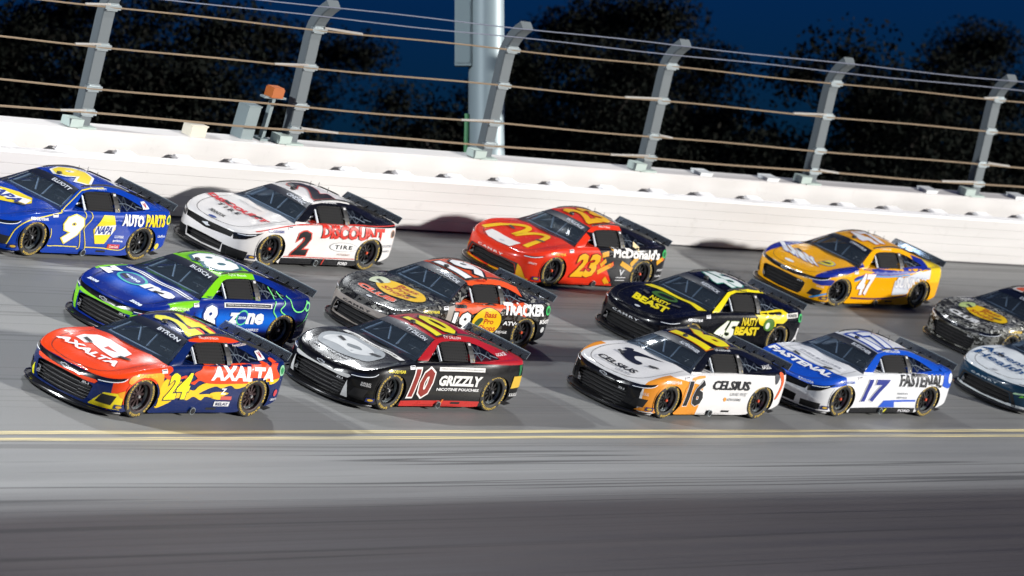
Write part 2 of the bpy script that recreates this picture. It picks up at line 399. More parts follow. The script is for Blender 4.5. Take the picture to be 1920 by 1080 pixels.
# ---------------------------------------------------------------- floodlight poles outside the fence
M_pole = mat('floodlight_pole_paint', '#86959a', .5, .15)
def flood_pole(s, label, watts, aim):
    p, hd, lf = track_flat(s, 12.6); p.z = float(berm_z(12.6)) - .1
    root = empty('floodlight_pole', label, 'light pole', 'floodlight poles outside the fence'); root.location = p
    hh = 24.0
    mb = MB().tube([(0, 0, 0), (0, 0, .5), (0, 0, 5), (0, 0, 12), (0, 0, hh)], [.46, .40, .38, .33, .2], 20)
    new_obj('pole', mb.mesh('pole', True), root, M_pole)
    mb = MB().box((0, 0, .04), (1.1, 1.1, .08))
    for kx in (-.42, .42):
        for ky in (-.42, .42): mb.tube([(kx, ky, .08), (kx, ky, .16)], .035, 6)
    new_obj('base_plate', mb.mesh('base_plate'), root, M_galv)
    new_obj('equipment_box', MB().box((-.50, -.1, 4.35), (.36, .34, 1.45)).box((-.50, -.1, 5.09), (.40, .4, .05)).box((-.50, -.28, 4.35), (.30, .02, 1.33)).mesh('equipment_box'), root, mat('pale_cabinet', '#7f9094', .5, .1))
    new_obj('cable_conduit', MB().tube([(-.42, -.15, 2.6), (-.44, -.15, 1.6), (-.55, -.12, .9), (-.75, -.08, 0)], .05, 8).mesh('cable_conduit', True), root, mat('green_conduit', '#4f8a5e', .6))
    d = (aim - Vector((p.x, p.y, p.z + hh))).normalized(); q = d.to_track_quat('-Z', 'Y').to_matrix().to_4x4()
    side = Vector((-d.y, d.x, 0)).normalized()
    new_obj('crossarm', MB().tube([-side * 2.2 + Vector((0, 0, hh - .3)), side * 2.2 + Vector((0, 0, hh - .3))], .09, 8).mesh('crossarm', True), root, M_pole)
    for k in range(4):
        c = side * (-1.8 + 1.2 * k) + Vector((0, 0, hh - .05)); M = q.copy(); M.translation = c
        hsg = new_obj('lamp_head', MB().tube([M @ Vector((0, 0, .35)), M @ Vector((0, 0, .1)), M @ Vector((0, 0, -.12))], [.16, .33, .38], 14).mesh('lamp_head', True), root, M_galv)
        new_obj('lens', MB().tube([M @ Vector((0, 0, -.122)), M @ Vector((0, 0, -.13))], [.35, .35], 14).mesh('lens'), hsg, mat('lit_lamp_lens', '#ffffff', .3, emit=20.))
    ld = bpy.data.lights.new('floodlight', 'SPOT'); ld.energy = watts; ld.spot_size = rad(75); ld.spot_blend = .6; ld.shadow_soft_size = .8; ld.color = (.95, .98, 1.0)
    lo = bpy.data.objects.new('floodlight', ld); COL.objects.link(lo); lo.parent = root
    M = q.copy(); M.translation = Vector((0, 0, hh - .05)) + d * .6; lo.matrix_local = M
    return root
def pole_pt(s): return track_flat(s, 12.6)[0] + Vector((0, 0, 7))
s_vis = s_at_px(912, pole_pt)
# ================================================================ RACE CAR (x forward, y left, z up; origin on the ground between the axles)
WB = 1.397
HALF = [  # x, y, shoulder height, bottom height
 (-2.30, 0, .925, .34), (-2.285, .45, .925, .34), (-2.225, .74, .925, .33), (-2.10, .895, .928, .31), (-1.85, .962, .928, .22),
 (-1.4, .992, .915, .15), (-.95, .968, .885, .085), (-.3, .948, .853, .08), (.45, .948, .838, .08), (.95, .968, .825, .085),
 (1.4, .992, .795, .10), (1.72, .965, .735, .10), (1.97, .872, .665, .10), (2.13, .70, .62, .10), (2.225, .42, .585, .10), (2.27, 0, .572, .10)]
PS = np.array(catmull(HALF, 7)); PA = np.concatenate([[0], np.cumsum(np.hypot(np.diff(PS[:, 0]), np.diff(PS[:, 1])))]); PL = PA[-1]
TX = np.gradient(PS[:, 0], PA); TY = np.gradient(PS[:, 1], PA); TN = np.hypot(TX, TY); PNX, PNY = -TY / TN, TX / TN
PNX[0], PNY[0] = -1, 0; PNX[-1], PNY[-1] = 1, 0
if PNY[len(PNY) // 2] < 0: PNX, PNY = -PNX, -PNY
PNX[0], PNX[-1] = -1, 1
def per(a):
    """x, y, nx, ny, shoulder, bottom at arc a (0 rear centre, PL front centre, 2 PL rear centre along the right side)"""
    sg = 1.0
    if a > PL: a = 2 * PL - a; sg = -1.0
    f = lambda arr: float(np.interp(a, PA, arr))
    return f(PS[:, 0]), sg * f(PS[:, 1]), f(PNX), sg * f(PNY), f(PS[:, 2]), f(PS[:, 3])
PRV = [(0, .035), (.12, .022), (.25, .004), (.45, .0), (.62, .004), (.8, .012), (.9, .03), (.96, .05), (1.0, .078)]
PRVx = [p[0] for p in PRV]; PRVy = [p[1] for p in PRV]
def skirt(a, z, lift=0.):
    x, y, nx, ny, zs, zb = per(a); v = (z - .06) / (zs - .06)
    d = float(np.interp(v, PRVx, PRVy))
    d += .022 * math.exp(-((z - .50) / .16) ** 2) * float(sstep(.95, .6, abs(x + .1)))      # hollow door panel
    d += .02 * float(sstep(.5, .25, abs(y))) * float(sstep(.5, .6, z)) * (1 if x > 1.5 else 0)
    d -= lift
    return Vector((x - nx * d, y - ny * d, z))
def arc_side(x):
    lo, hi = PA[15], PA[-12]
    for _ in range(40):
        m = (lo + hi) / 2
        if per(m)[0] < x: lo = m
        else: hi = m
    return (lo + hi) / 2
def arc_front(y):   # |y| < .9 on the nose
    sg = 1 if y >= 0 else -1; lo, hi = PL - 1.25, PL
    for _ in range(40):
        m = (lo + hi) / 2
        if per(m)[1] > abs(y): lo = m
        else: hi = m
    a = (lo + hi) / 2; return a if sg > 0 else 2 * PL - a
def cdt(outer, holes, inner):
    co = [Vector(p) for p in outer]; edges = []; faces = [list(range(len(outer)))]
    for h in holes:
        n = len(co); co += [Vector(p) for p in h]; edges += [(n + i, n + (i + 1) % len(h)) for i in range(len(h))]
    co += [Vector(p) for p in inner]
    r = geometry.delaunay_2d_cdt(co, edges, faces, 1, 1e-6); V = [tuple(v) for v in r[0]]; F = []
    for f in r[2]:
        c = (sum(V[i][0] for i in f) / len(f), sum(V[i][1] for i in f) / len(f))
        if not any(inpoly(c, h) for h in holes): F.append(tuple(f))
    return V, F
def seg_dist(p, poly):
    P = np.array(poly); Q = np.roll(P, -1, 0); d = Q - P; t = np.clip(((p - P) * d).sum(1) / ((d * d).sum(1) + 1e-12), 0, 1)
    return np.sqrt((((P + d * t[:, None]) - p) ** 2).sum(1)).min()
def inpoly(p, poly):
    x, y = p; c = False; n = len(poly)
    for i in range(n):
        x1, y1 = poly[i]; x2, y2 = poly[i - 1]
        if (y1 > y) != (y2 > y) and x < (x2 - x1) * (y - y1) / (y2 - y1) + x1: c = not c
    return c
def arch(ac, Rx=.385, Rz=.31, zc=.35, zb=.12):
    t0 = math.asin((zb - zc) / Rz)
    return [(ac + Rx * math.cos(t), zc + Rz * math.sin(t)) for t in np.linspace(math.pi - t0, t0, 28)]
LID_ZC = ([-2.3, -2.0, -1.5, 0, .7, 1.0, 1.5, 1.9, 2.2, 2.3], [.918, .928, .912, .87, .868, .827, .742, .664, .592, .575])
GR = {   # grille openings as (y, z) outlines on the nose
 'c': [[(-.56, .20), (-.50, .135), (0, .125), (.50, .135), (.56, .20), (.60, .40), (.52, .43), (0, .455), (-.52, .43), (-.60, .40)]],
 't': [[(-.66, .17), (-.58, .135), (0, .125), (.58, .135), (.66, .17), (.58, .345), (0, .375), (-.58, .345)]],
 'm': [[(-.45, .135), (0, .125), (.45, .135), (.47, .285), (0, .305), (-.47, .285)], [(-.60, .445), (0, .42), (.60, .445), (.64, .545), (0, .545), (-.64, .545)]]}
def body_mesh(kind):
    n = len(PA); full = list(PA) + [2 * PL - a for a in PA[-2::-1]]
    af, ar = arc_side(WB), arc_side(-WB)
    centers = [ar, af, 2 * PL - af, 2 * PL - ar]
    top = [(a, per(a)[4]) for a in full]
    bot = []; R = .385
    done = set()
    for a in full:
        hit = None
        for k, c in enumerate(centers):
            if abs(a - c) < R * .76: hit = k
        if hit is None: bot.append((a, per(a)[5]))
        elif hit not in done:
            done.add(hit); c = centers[hit]; bot += arch(c)
    outer = bot + top[::-1]
    holes = [[(arc_front(y), z) for y, z in poly] for poly in GR[kind]]
    for h in holes:
        if sum(h[i - 1][0] * h[i][1] - h[i][0] * h[i - 1][1] for i in range(len(h))) < 0: h.reverse()
    inner = []
    bo = [outer] + holes
    for a in full[1:-1]:
        zs, zb = per(a)[4], per(a)[5]
        for v in (.1, .2, .32, .45, .58, .7, .8, .87, .93, .97):
            z = .06 + v * (zs - .06)
            if z < zb + .01: continue
            p = np.array((a, z))
            if not inpoly(p, outer) or any(inpoly(p, h) for h in holes): continue
            if min(seg_dist(p, q) for q in bo) < .014: continue
            inner.append((a, z))
    co, fc = cdt(outer, holes, inner)
    V = [skirt(a, z) for a, z in co]; Fc = list(fc)
    # lid: hood, cowl, deck
    J = [-1, -.97, -.92, -.86, -.78, -.66, -.5, -.33, -.16, 0, .16, .33, .5, .66, .78, .86, .92, .97, 1]; base = len(V)
    for i in range(n):
        p = skirt(PA[i], PS[i, 2]); zc = float(np.interp(p.x, *LID_ZC))
        for j in J:
            w = float(sstep(0, .42, 1 - abs(j)))
            bow = .02 * math.exp(-((abs(j) - .45) / .2) ** 2) * float(sstep(2.15, 1.7, p.x)) * float(sstep(.6, .9, p.x))
            V.append(Vector((p.x, p.y * j, PS[i, 2] + (zc - PS[i, 2]) * w + bow)))
    m = len(J)
    for i in range(n - 1):
        for j in range(m - 1): Fc.append((base + i * m + j, base + i * m + j + 1, base + (i + 1) * m + j + 1, base + (i + 1) * m + j))
    me = mesh('body_' + kind, V, Fc)
    bm = bmesh.new(); bm.from_mesh(me); bmesh.ops.remove_doubles(bm, verts=bm.verts, dist=2e-4)
    bmesh.ops.dissolve_degenerate(bm, dist=1e-5, edges=bm.edges)
    bmesh.ops.recalc_face_normals(bm, faces=bm.faces)
    if sum(f.normal.z * f.calc_area() for f in bm.faces if f.calc_center_median().z > .5) < 0: bmesh.ops.reverse_faces(bm, faces=bm.faces)
    for f in bm.faces: f.smooth = True
    bm.to_mesh(me); bm.free()
    return me
# ---- greenhouse: stations X, rail y, rail z, centre z, bow
GH = np.array(catmull([(.80, .815, .835, .862, .05), (.62, .745, .925, .958, .05), (.40, .655, 1.045, 1.082, .05), (.15, .565, 1.165, 1.207, .04), (-.10, .556, 1.215, 1.252, .01),
     (-.5, .556, 1.24, 1.278, 0), (-.85, .556, 1.215, 1.255, 0), (-1.1, .556, 1.165, 1.20, -.02), (-1.6, .56, 1.048, 1.075, -.03), (-2.0, .575, .945, .958, -.03)], 6))
GU = np.linspace(0, 9, len(GH))
def gh(u): return [float(np.interp(u, GU, GH[:, k])) for k in range(5)]
def u_of_x(x): return float(np.interp(-x, -GH[:, 0], GU))
def top_pt(u, t, lift=0.):
    X, yr, zr, zc, bow = gh(u)
    return Vector((X + bow * (1 - t * t), yr * t, zr + (zc - zr) * (1 - abs(t) ** 2.2) + lift))
def top_strip(name, u0, u1, t0=-1., t1=1., nu=14, nt=14, lift=0.):
    V = [top_pt(u0 + (u1 - u0) * i / nu, t0 + (t1 - t0) * j / nt, lift) for i in range(nu + 1) for j in range(nt + 1)]
    F = [(i * (nt + 1) + j, (i + 1) * (nt + 1) + j, (i + 1) * (nt + 1) + j + 1, i * (nt + 1) + j + 1) for i in range(nu) for j in range(nt)]
    me = mesh(name, V, F, True)
    bm = bmesh.new(); bm.from_mesh(me); bmesh.ops.recalc_face_normals(bm, faces=bm.faces)
    if sum(f.normal.z for f in bm.faces) < 0: bmesh.ops.reverse_faces(bm, faces=bm.faces)
    bm.to_mesh(me); bm.free(); return me
BELT_X, BELT_Y, BELT_Z = [-2.05, -1.5, -.8, 0, .5, .85], [.80, .865, .868, .852, .838, .825], [.925, .903, .87, .845, .832, .822]
def side_pt(x, z, sg=1, lift=0.):
    u = u_of_x(x); X, yr, zr, zc, bow = gh(u)
    yb = float(np.interp(x, BELT_X, BELT_Y)); zb = float(np.interp(x, BELT_X, BELT_Z))
    f = min(1., max(0., (z - zb) / max(.012, zr - zb)))
    f = min(1., max(0., (z - zb) / max(.03, zr - zb)))
    y = yb + (yr - yb) * (f ** 1.12) + .018 * math.sin(math.pi * f)
    return Vector((x, sg * (y + lift), z))
WIN_F = [(.50, .852), (.30, .985), (.10, 1.118), (.0, 1.148), (-.2, 1.165), (-.48, 1.170), (-.62, 1.162), (-.66, .868), (0., .858)]
WIN_R = [(-.70, .874), (-.70, 1.155), (-.85, 1.132), (-1.0, 1.095), (-1.16, 1.045), (-1.32, .985), (-1.43, .938), (-1.40, .925), (-1.1, .898)]
def side_mesh(name, sg):
    railp = [(g_[0], g_[2] - .002) for g_ in GH]
    belt = [(x, float(np.interp(x, BELT_X, BELT_Z)) - .012) for x in np.linspace(-1.98, .8, 40)]
    outer = railp + belt
    if sum(outer[i - 1][0] * outer[i][1] - outer[i][0] * outer[i - 1][1] for i in range(len(outer))) < 0: outer = outer[::-1]
    hs = []
    for h in (WIN_F, WIN_R):
        h = [tuple(p) for p in catmull(h, 3, True)] if h is None else h[:]
        if sum(h[i - 1][0] * h[i][1] - h[i][0] * h[i - 1][1] for i in range(len(h))) < 0: h = h[::-1]
        hs.append(h)
    inner = []
    for x in np.arange(-1.95, .8, .07):
        for z in np.arange(.86, 1.24, .04):
            p = np.array((x, z))
            if inpoly(p, outer) and not any(inpoly(p, h) for h in hs) and min(seg_dist(p, q) for q in [outer] + hs) > .012: inner.append((x, z))
    co, fc = cdt(outer, hs, inner)
    me = mesh(name, [side_pt(x, z, sg) for x, z in co], fc, True)
    bm = bmesh.new(); bm.from_mesh(me); bmesh.ops.recalc_face_normals(bm, faces=bm.faces)
    if sum(f.normal.y for f in bm.faces) * sg < 0: bmesh.ops.reverse_faces(bm, faces=bm.faces)
    bm.to_mesh(me); bm.free(); return me
def side_fill(name, poly, sg, inset=.012):
    inner = []
    for x in np.arange(-1.5, .55, .08):
        for z in np.arange(.86, 1.2, .05):
            if inpoly((x, z), poly) and seg_dist(np.array((x, z)), poly) > .01: inner.append((x, z))
    p = poly[:]
    if sum(p[i - 1][0] * p[i][1] - p[i][0] * p[i - 1][1] for i in range(len(p))) < 0: p = p[::-1]
    co, fc = cdt(p, [], inner); me = mesh(name, [side_pt(x, z, sg, -inset) for x, z in co], fc, True)
    if sum(f.normal.y for f in me.polygons) * sg < 0: me.flip_normals()
    return me

# ---- shared meshes
SH = {}
for kd in 'ctm': SH['body_' + kd] = body_mesh(kd)
U_WT = 3.0
SH['windshield'] = top_strip('windshield', .12, U_WT, -.985, .985, 14, 16, -.004)
SH['roof'] = top_strip('roof', U_WT, 6.35, -1, 1, 16, 16)
SH['rear_window'] = top_strip('rear_window', 6.35, 8.7, -.93, .93, 10, 12, -.004)
SH['rear_deck_l'] = top_strip('rear_pillar', 6.35, 9, .93, 1, 12, 2)
SH['rear_deck_r'] = top_strip('rear_pillar', 6.35, 9, -1, -.93, 12, 2)
SH['rear_deck_c'] = top_strip('rear_pillar', 8.7, 9, -.93, .93, 3, 12)
SH['side_l'] = side_mesh('side_pillars', 1); SH['side_r'] = side_mesh('side_pillars', -1)
SH['qwin_l'] = side_fill('quarter_window', WIN_R, 1); SH['qwin_r'] = side_fill('quarter_window', WIN_R, -1); SH['fwin_r'] = side_fill('side_window', WIN_F, -1)
# bvh of the outer shell for laying decals
BVH = {}
for kd in 'ctm':
    V = []; F = []
    for nm in ('body_' + kd, 'windshield', 'roof', 'rear_window', 'rear_deck_l', 'rear_deck_r', 'rear_deck_c', 'side_l', 'qwin_l'):
        n = len(V); V += [v.co.copy() for v in SH[nm].vertices]; F += [tuple(i + n for i in p.vertices) for p in SH[nm].polygons]
    BVH[kd] = BVHTree.FromPolygons(V, F)
# splitter
so_ = catmull([(2.42, 0), (2.40, .30), (2.315, .60), (2.17, .79), (1.98, .925), (1.80, .968)], 5)
half = [(p[0], p[1]) for p in so_]; outl = half[::-1] + [(p[0], -p[1]) for p in half[1:]]
outl = [(1.80, .80)] + outl + [(1.80, -.80)]
mb = MB(); n = len(outl)
mb.add([(x, y, .055) for x, y in outl] + [(x, y, .082) for x, y in outl], [tuple(range(n))[::-1], tuple(range(n, 2 * n))] + [(i, (i + 1) % n, n + (i + 1) % n, n + i) for i in range(n)])
SH['splitter'] = mb.mesh('splitter')
lip = [(x, y, .088 + .0) for x, y in outl[1:-1]]
SH['splitter_lip'] = MB().tube(lip, .016, 6).mesh('splitter_lip', True)
# grille backing and slats
def strip_on_nose(y0, y1, z0, z1, depth, n=12):
    V = []; 
    for i in range(n + 1):
        y = y0 + (y1 - y0) * i / n; a = arc_front(y)
        V += [skirt(a, z0, -depth), skirt(a, z1, -depth)]
    return V, [(2 * i, 2 * i + 1, 2 * i + 3, 2 * i + 2) for i in range(n)]
for kd, (y_, z0, z1) in dict(c=(.64, .11, .47), t=(.70, .11, .40), m=(.68, .11, .56)).items():
    SH['grille_back_' + kd] = MB().add(*strip_on_nose(-y_, y_, z0, z1, .09)).mesh('grille_mesh')
def slats(rows, depth=.022, th=.012):
    mb = MB()
    for y0, y1, z in rows:
        pts = [skirt(arc_front(y0 + (y1 - y0) * i / 10), z, -depth) for i in range(11)]
        mb.tube(pts, th / 2, 5)
    return mb.mesh('grille_slat', True)
SLATS = dict(c=[(-.57, -.36, .17 + .05 * k) for k in range(5)] + [(.36, .57, .17 + .05 * k) for k in range(5)] + [(-.36, .36, .17 + .07 * k) for k in range(4)],
             t=[(-.6, .6, .2), (-.6, .6, .28)], m=[(-.6, .6, .455 + .022 * k) for k in range(4)] + [(-.45, .45, .21)])
SLAT_ME = {(kd, i): slats([r]) for kd in 'ctm' for i, r in enumerate(SLATS[kd])}
# wheel
tyre = MB().lathe_y([(.235, -.15), (.30, -.152), (.335, -.145), (.350, -.12), (.3515, 0), (.350, .12), (.335, .145), (.30, .154), (.26, .152), (.237, .145), (.228, .12), (.228, -.13), (.235, -.15)], 40)
SH['tyre'] = tyre.mesh('tyre', True)
rim = MB().lathe_y([(.236, .146), (.240, .150), (.238, .154), (.222, .150), (.214, .10), (.205, .055), (.20, .05)], 40)
rim.lathe_y([(.21, .02), (.06, .035), (.0, .035)], 24)
for k in range(10):
    t = 2 * math.pi * k / 10; c, s = math.cos(t), math.sin(t)
    def P(r, w, y): return (r * c - w * s, y, r * s + w * c)
    rim.add([P(.05, -.016, .082), P(.05, .016, .082), P(.208, .022, .062), P(.208, -.022, .062), P(.05, -.016, .05), P(.05, .016, .05), P(.208, .022, .03), P(.208, -.022, .03)],
            [(0, 1, 2, 3), (4, 7, 6, 5), (0, 4, 5, 1), (1, 5, 6, 2), (2, 6, 7, 3), (3, 7, 4, 0)])
rim.lathe_y([(.075, .03), (.075, .085), (.06, .098), (0, .1)], 20)
SH['rim'] = rim.mesh('rim', True)
SH['nut'] = MB().lathe_y([(.032, .09), (.032, .125), (.02, .135), (0, .135)], 6).mesh('hub_nut')
SH['ring'] = MB().lathe_y([(.196, .056), (.212, .10), (.209, .1), (.194, .058)], 40).mesh('rim_ring', True)
# wheel well
ww = MB(); nn = 16
for k in range(nn):
    pass
Vw = []; 
for y in (.0, -.42):
    for k in range(nn + 1):
        t = math.pi * 1.25 * k / nn - math.pi * .125; Vw.append((.40 * math.cos(t), y, .40 * math.sin(t)))
Fw = [(k, k + 1, nn + 2 + k, nn + 1 + k) for k in range(nn)] + [tuple(nn + 1 + k for k in range(nn + 1))]
SH['well'] = mesh('wheel_well', Vw, Fw, False)
fl = [(x, y) for x, y in [(2.1, .6), (1.9, .8), (1.8, .5), (1.0, .5), (1.0, .93), (-1.0, .93), (-1.0, .5), (-1.8, .5), (-1.85, .9), (-2.15, .8)]]
fl = fl + [(x, -y) for x, y in fl[::-1]]
SH['floor'] = mesh('floor_pan', [(x, y, .105) for x, y in fl], [tuple(range(len(fl)))])
# spoiler with end caps and braces
SP_T = 1.035
pts = []; n = 12
V = []; 
for i in range(n + 1):
    t = -1 + 2 * i / n; bx = .035 * (1 - t * t)
    V += [(-2.225 - bx, .765 * t, .918), (-2.335 - bx, .75 * t, SP_T), (-2.239 - bx, .765 * t, .916), (-2.347 - bx, .75 * t, SP_T - .002)]
F = []
for i in range(n):
    a, b = 4 * i, 4 * i + 4
    F += [(a, b, b + 1, a + 1), (a + 2, a + 3, b + 3, b + 2), (a + 1, b + 1, b + 3, a + 3), (a, a + 2, b + 2, b)]
F += [(0, 1, 3, 2), (4 * n, 4 * n + 2, 4 * n + 3, 4 * n + 1)]
bl = MB(); bl.add(V, F); SH['spoiler'] = bl.mesh('spoiler_blade')
SH['spoiler_edge'] = MB().tube([(-2.34 - .035 * (1 - t * t), .75 * t, SP_T) for t in np.linspace(-1, 1, 13)] + [(-2.24, .772, .92)], .006, 5).mesh('spoiler_edge', True)
SH['brace'] = MB().add([(0, -.006, 0), (.09, -.006, 0), (-.04, -.006, .05), (0, .006, 0), (.09, .006, 0), (-.04, .006, .05)], [(0, 1, 2), (3, 5, 4), (0, 3, 4, 1), (1, 4, 5, 2), (2, 5, 3, 0)]).mesh('spoiler_brace')
# window net
net = MB()
for k in range(7):
    z = .885 + k * .042
    net.add([side_pt(x, zz, 1, -.03 + (.004 if k % 2 else 0)) for x in np.linspace(.03, -.585, 9) for zz in (z - .012, z + .012)], [(2 * i, 2 * i + 1, 2 * i + 3, 2 * i + 2) for i in range(8)])
for k in range(11):
    x = .03 - k * .0615
    net.add([side_pt(xx, zz, 1, -.033) for zz in np.linspace(.868, 1.15, 5) for xx in (x - .015, x + .015)], [(2 * i, 2 * i + 1, 2 * i + 3, 2 * i + 2) for i in range(4)])
SH['net'] = net.mesh('window_net', fixn=False)
SH['net_back'] = mesh('net_panel', [side_pt(x, z, 1, -.06) for x, z in ((.03, .868), (-.59, .868), (-.59, 1.15), (.03, 1.13))], [(0, 1, 2, 3)])
def bar_side(x0, x1, z0, z1, lift=.006, nseg=6):
    return [side_pt(x, z, 1, lift) for z in np.linspace(z0, z1, nseg) for x in (x0, x1)], [(2 * i, 2 * i + 1, 2 * i + 3, 2 * i + 2) for i in range(nseg - 1)]
SH['strap'] = MB().add(*bar_side(-.61, -.735, .862, 1.165)).mesh('pillar_strip')
SH['net_rod'] = MB().tube([side_pt(.135, .865, 1, -.02), side_pt(.135, 1.08, 1, -.02)], .022, 8).mesh('net_rod', True)
lat = MB()
for a, b in (((-.74, .88), (-.95, 1.11)), ((-.95, .89), (-.74, 1.13)), ((-.95, .885), (-.95, 1.11)), ((-.95, 1.0), (-1.2, .92)), ((-.95, .90), (-1.2, 1.03)), ((-1.2, .91), (-1.2, 1.03)), ((-1.2, .97), (-1.4, .935)), ((-.74, 1.0), (-.95, 1.0))):
    lat.tube([side_pt(*a, 1, -.035), side_pt((a[0] + b[0]) / 2, (a[1] + b[1]) / 2, 1, -.035), side_pt(*b, 1, -.035)], .011, 6)
SH['lattice'] = lat.mesh('window_lattice', True)
cage = MB()
for sg in (1, -1):
    cage.tube([(.62, sg * .66, .84), (.12, sg * .50, 1.13), (-.55, sg * .50, 1.19), (-.62, sg * .60, .86)], .024, 8)
    cage.tube([(-.58, sg * .5, 1.17), (-1.35, sg * .46, .93)], .022, 8); cage.tube([(.55, sg * .62, .86), (-.55, sg * .55, 1.0)], .02, 8)
cage.tube([(.12, -.5, 1.13), (.12, .5, 1.13)], .022, 8); cage.tube([(-.56, -.5, 1.18), (-.56, .5, 1.18)], .022, 8); cage.tube([(.62, -.64, .86), (.62, .64, .86)], .022, 8)
cage.tube([(.14, 0, 1.14), (.60, .12, .86)], .018, 8); cage.tube([(-.56, -.5, 1.16), (-.58, .5, .88)], .02, 8); cage.tube([(.13, -.45, 1.13), (.5, -.12, .87)], .018, 8)
SH['cage'] = cage.mesh('roll_cage', True)
def rbox(mb, c, d, M=None): return mb.box(c, d, M)
seat = MB()
seat.add([(-.42, .14, .84), (-.42, .54, .84), (-.52, .50, 1.10), (-.52, .18, 1.10), (-.32, .14, .84), (-.32, .54, .84), (-.42, .50, 1.12), (-.42, .18, 1.12)], [(0, 3, 2, 1), (4, 5, 6, 7), (0, 1, 5, 4), (2, 3, 7, 6), (1, 2, 6, 5), (3, 0, 4, 7)])
for yy in (.14, .54): seat.add([(-.45, yy - .03, .96), (-.45, yy + .03, .96), (-.12, yy + .03, .98), (-.12, yy - .03, .98), (-.47, yy - .03, 1.12), (-.47, yy + .03, 1.12), (-.16, yy + .03, 1.12), (-.16, yy - .03, 1.12)], [(0, 3, 2, 1), (4, 5, 6, 7), (0, 1, 5, 4), (2, 3, 7, 6), (1, 2, 6, 5), (3, 0, 4, 7)])
SH['seat'] = seat.mesh('seat')
sw = MB().tube([(.33 + .05 * math.sin(t), .34 + .16 * math.cos(t), .93 + .13 * math.sin(t)) for t in np.linspace(0, 2 * math.pi, 17)], .016, 6, False)
sw.tube([(.33, .19, .93), (.33, .49, .93)], .014, 6); sw.tube([(.33, .34, .93), (.55, .34, .86)], .02, 6)
SH['steering'] = sw.mesh('steering_wheel', True)
SH['dash'] = MB().add([(.68, -.66, .80), (.68, .66, .80), (.42, .66, .80), (.42, -.66, .80), (.66, -.64, .868), (.66, .64, .868), (.44, .62, .885), (.44, -.62, .885)], [(0, 3, 2, 1), (4, 5, 6, 7), (0, 1, 5, 4), (2, 3, 7, 6), (1, 2, 6, 5), (3, 0, 4, 7)]).mesh('dashboard')
fx = [(.78, .78), (-1.9, .78), (-1.9, -.78), (.78, -.78)]
SH['interior'] = mesh('interior_floor', [(x, y * (.82 if x < 0 else .9), float(np.interp(x, LID_ZC[0], LID_ZC[1])) + .03) for x in (-1.75, -1.0, 0., .62) for y in (.72, -.72)], [(0, 1, 3, 2), (2, 3, 5, 4), (4, 5, 7, 6)])
SH['helmet'] = None
# roof rails, antenna pod, vents, exhaust, side skirt slots
def rail_pts(t, u0, u1, lift): return [top_pt(u, t, lift) for u in np.linspace(u0, u1, 14)]
def fin(t, u0, u1, h, th=.008):
    mb = MB(); fr = []
    for u in np.linspace(u0, u1, 16):
        p = top_pt(u, t, -.004); e = min(1, (u - u0) * 3, (u1 - u) * 3); fr.append((p, h * max(.15, e)))
    V = []
    for p, hh in fr: V += [p + Vector((0, -th, 0)), p + Vector((0, th, 0)), p + Vector((0, th, hh)), p + Vector((0, -th, hh))]
    n = len(fr); F = [(4 * i + k, 4 * i + (k + 1) % 4, 4 * i + 4 + (k + 1) % 4, 4 * i + 4 + k) for i in range(n - 1) for k in range(4)] + [(0, 1, 2, 3), (4 * n - 4, 4 * n - 1, 4 * n - 2, 4 * n - 3)]
    return mb.add(V, F)
SH['rail_l'] = fin(.93, 3.3, 7.3, .028).mesh('roof_rail'); SH['rail_r'] = fin(-.93, 3.3, 7.3, .028).mesh('roof_rail')
SH['fin_l'] = fin(.99, 7.0, 8.9, .05, .010).mesh('deck_fin'); SH['fin_r'] = fin(-.99, 7.0, 8.9, .05, .010).mesh('deck_fin')
pod = MB().tube([top_pt(3.45, -.12, .0), top_pt(3.45, -.12, .03)], [.06, .04], 10)
pod.box(tuple(top_pt(3.42, -.12, .035)), (.08, .05, .03))
SH['pod'] = pod.mesh('roof_camera')
ant = lambda u, t, h: MB().tube([top_pt(u, t), top_pt(u, t, h)], .005, 5).mesh('antenna')
SH['antennas'] = [ant(5.0, -.3, .11), ant(5.6, .2, .10), ant(6.1, -.5, .09)]
SH['exhaust'] = MB().tube([(.02, .90, .12), (.02, .958, .118)], [.062, .062], 14).mesh('exhaust_pipe', True)
SH['exhaust_hole'] = MB().tube([(.02, .955, .118), (.02, .962, .118)], [.05, .05], 14).mesh('exhaust_bore')
def on_skirt(poly, lift):   # poly of (x, z) on the left side -> quad strip
    return [skirt(arc_side(x), z, lift) for x, z in poly]
SH['slot'] = mesh('skirt_slot', on_skirt([(-.32, .13), (-.56, .13), (-.56, .17), (-.32, .17)], .004), [(0, 1, 2, 3)])

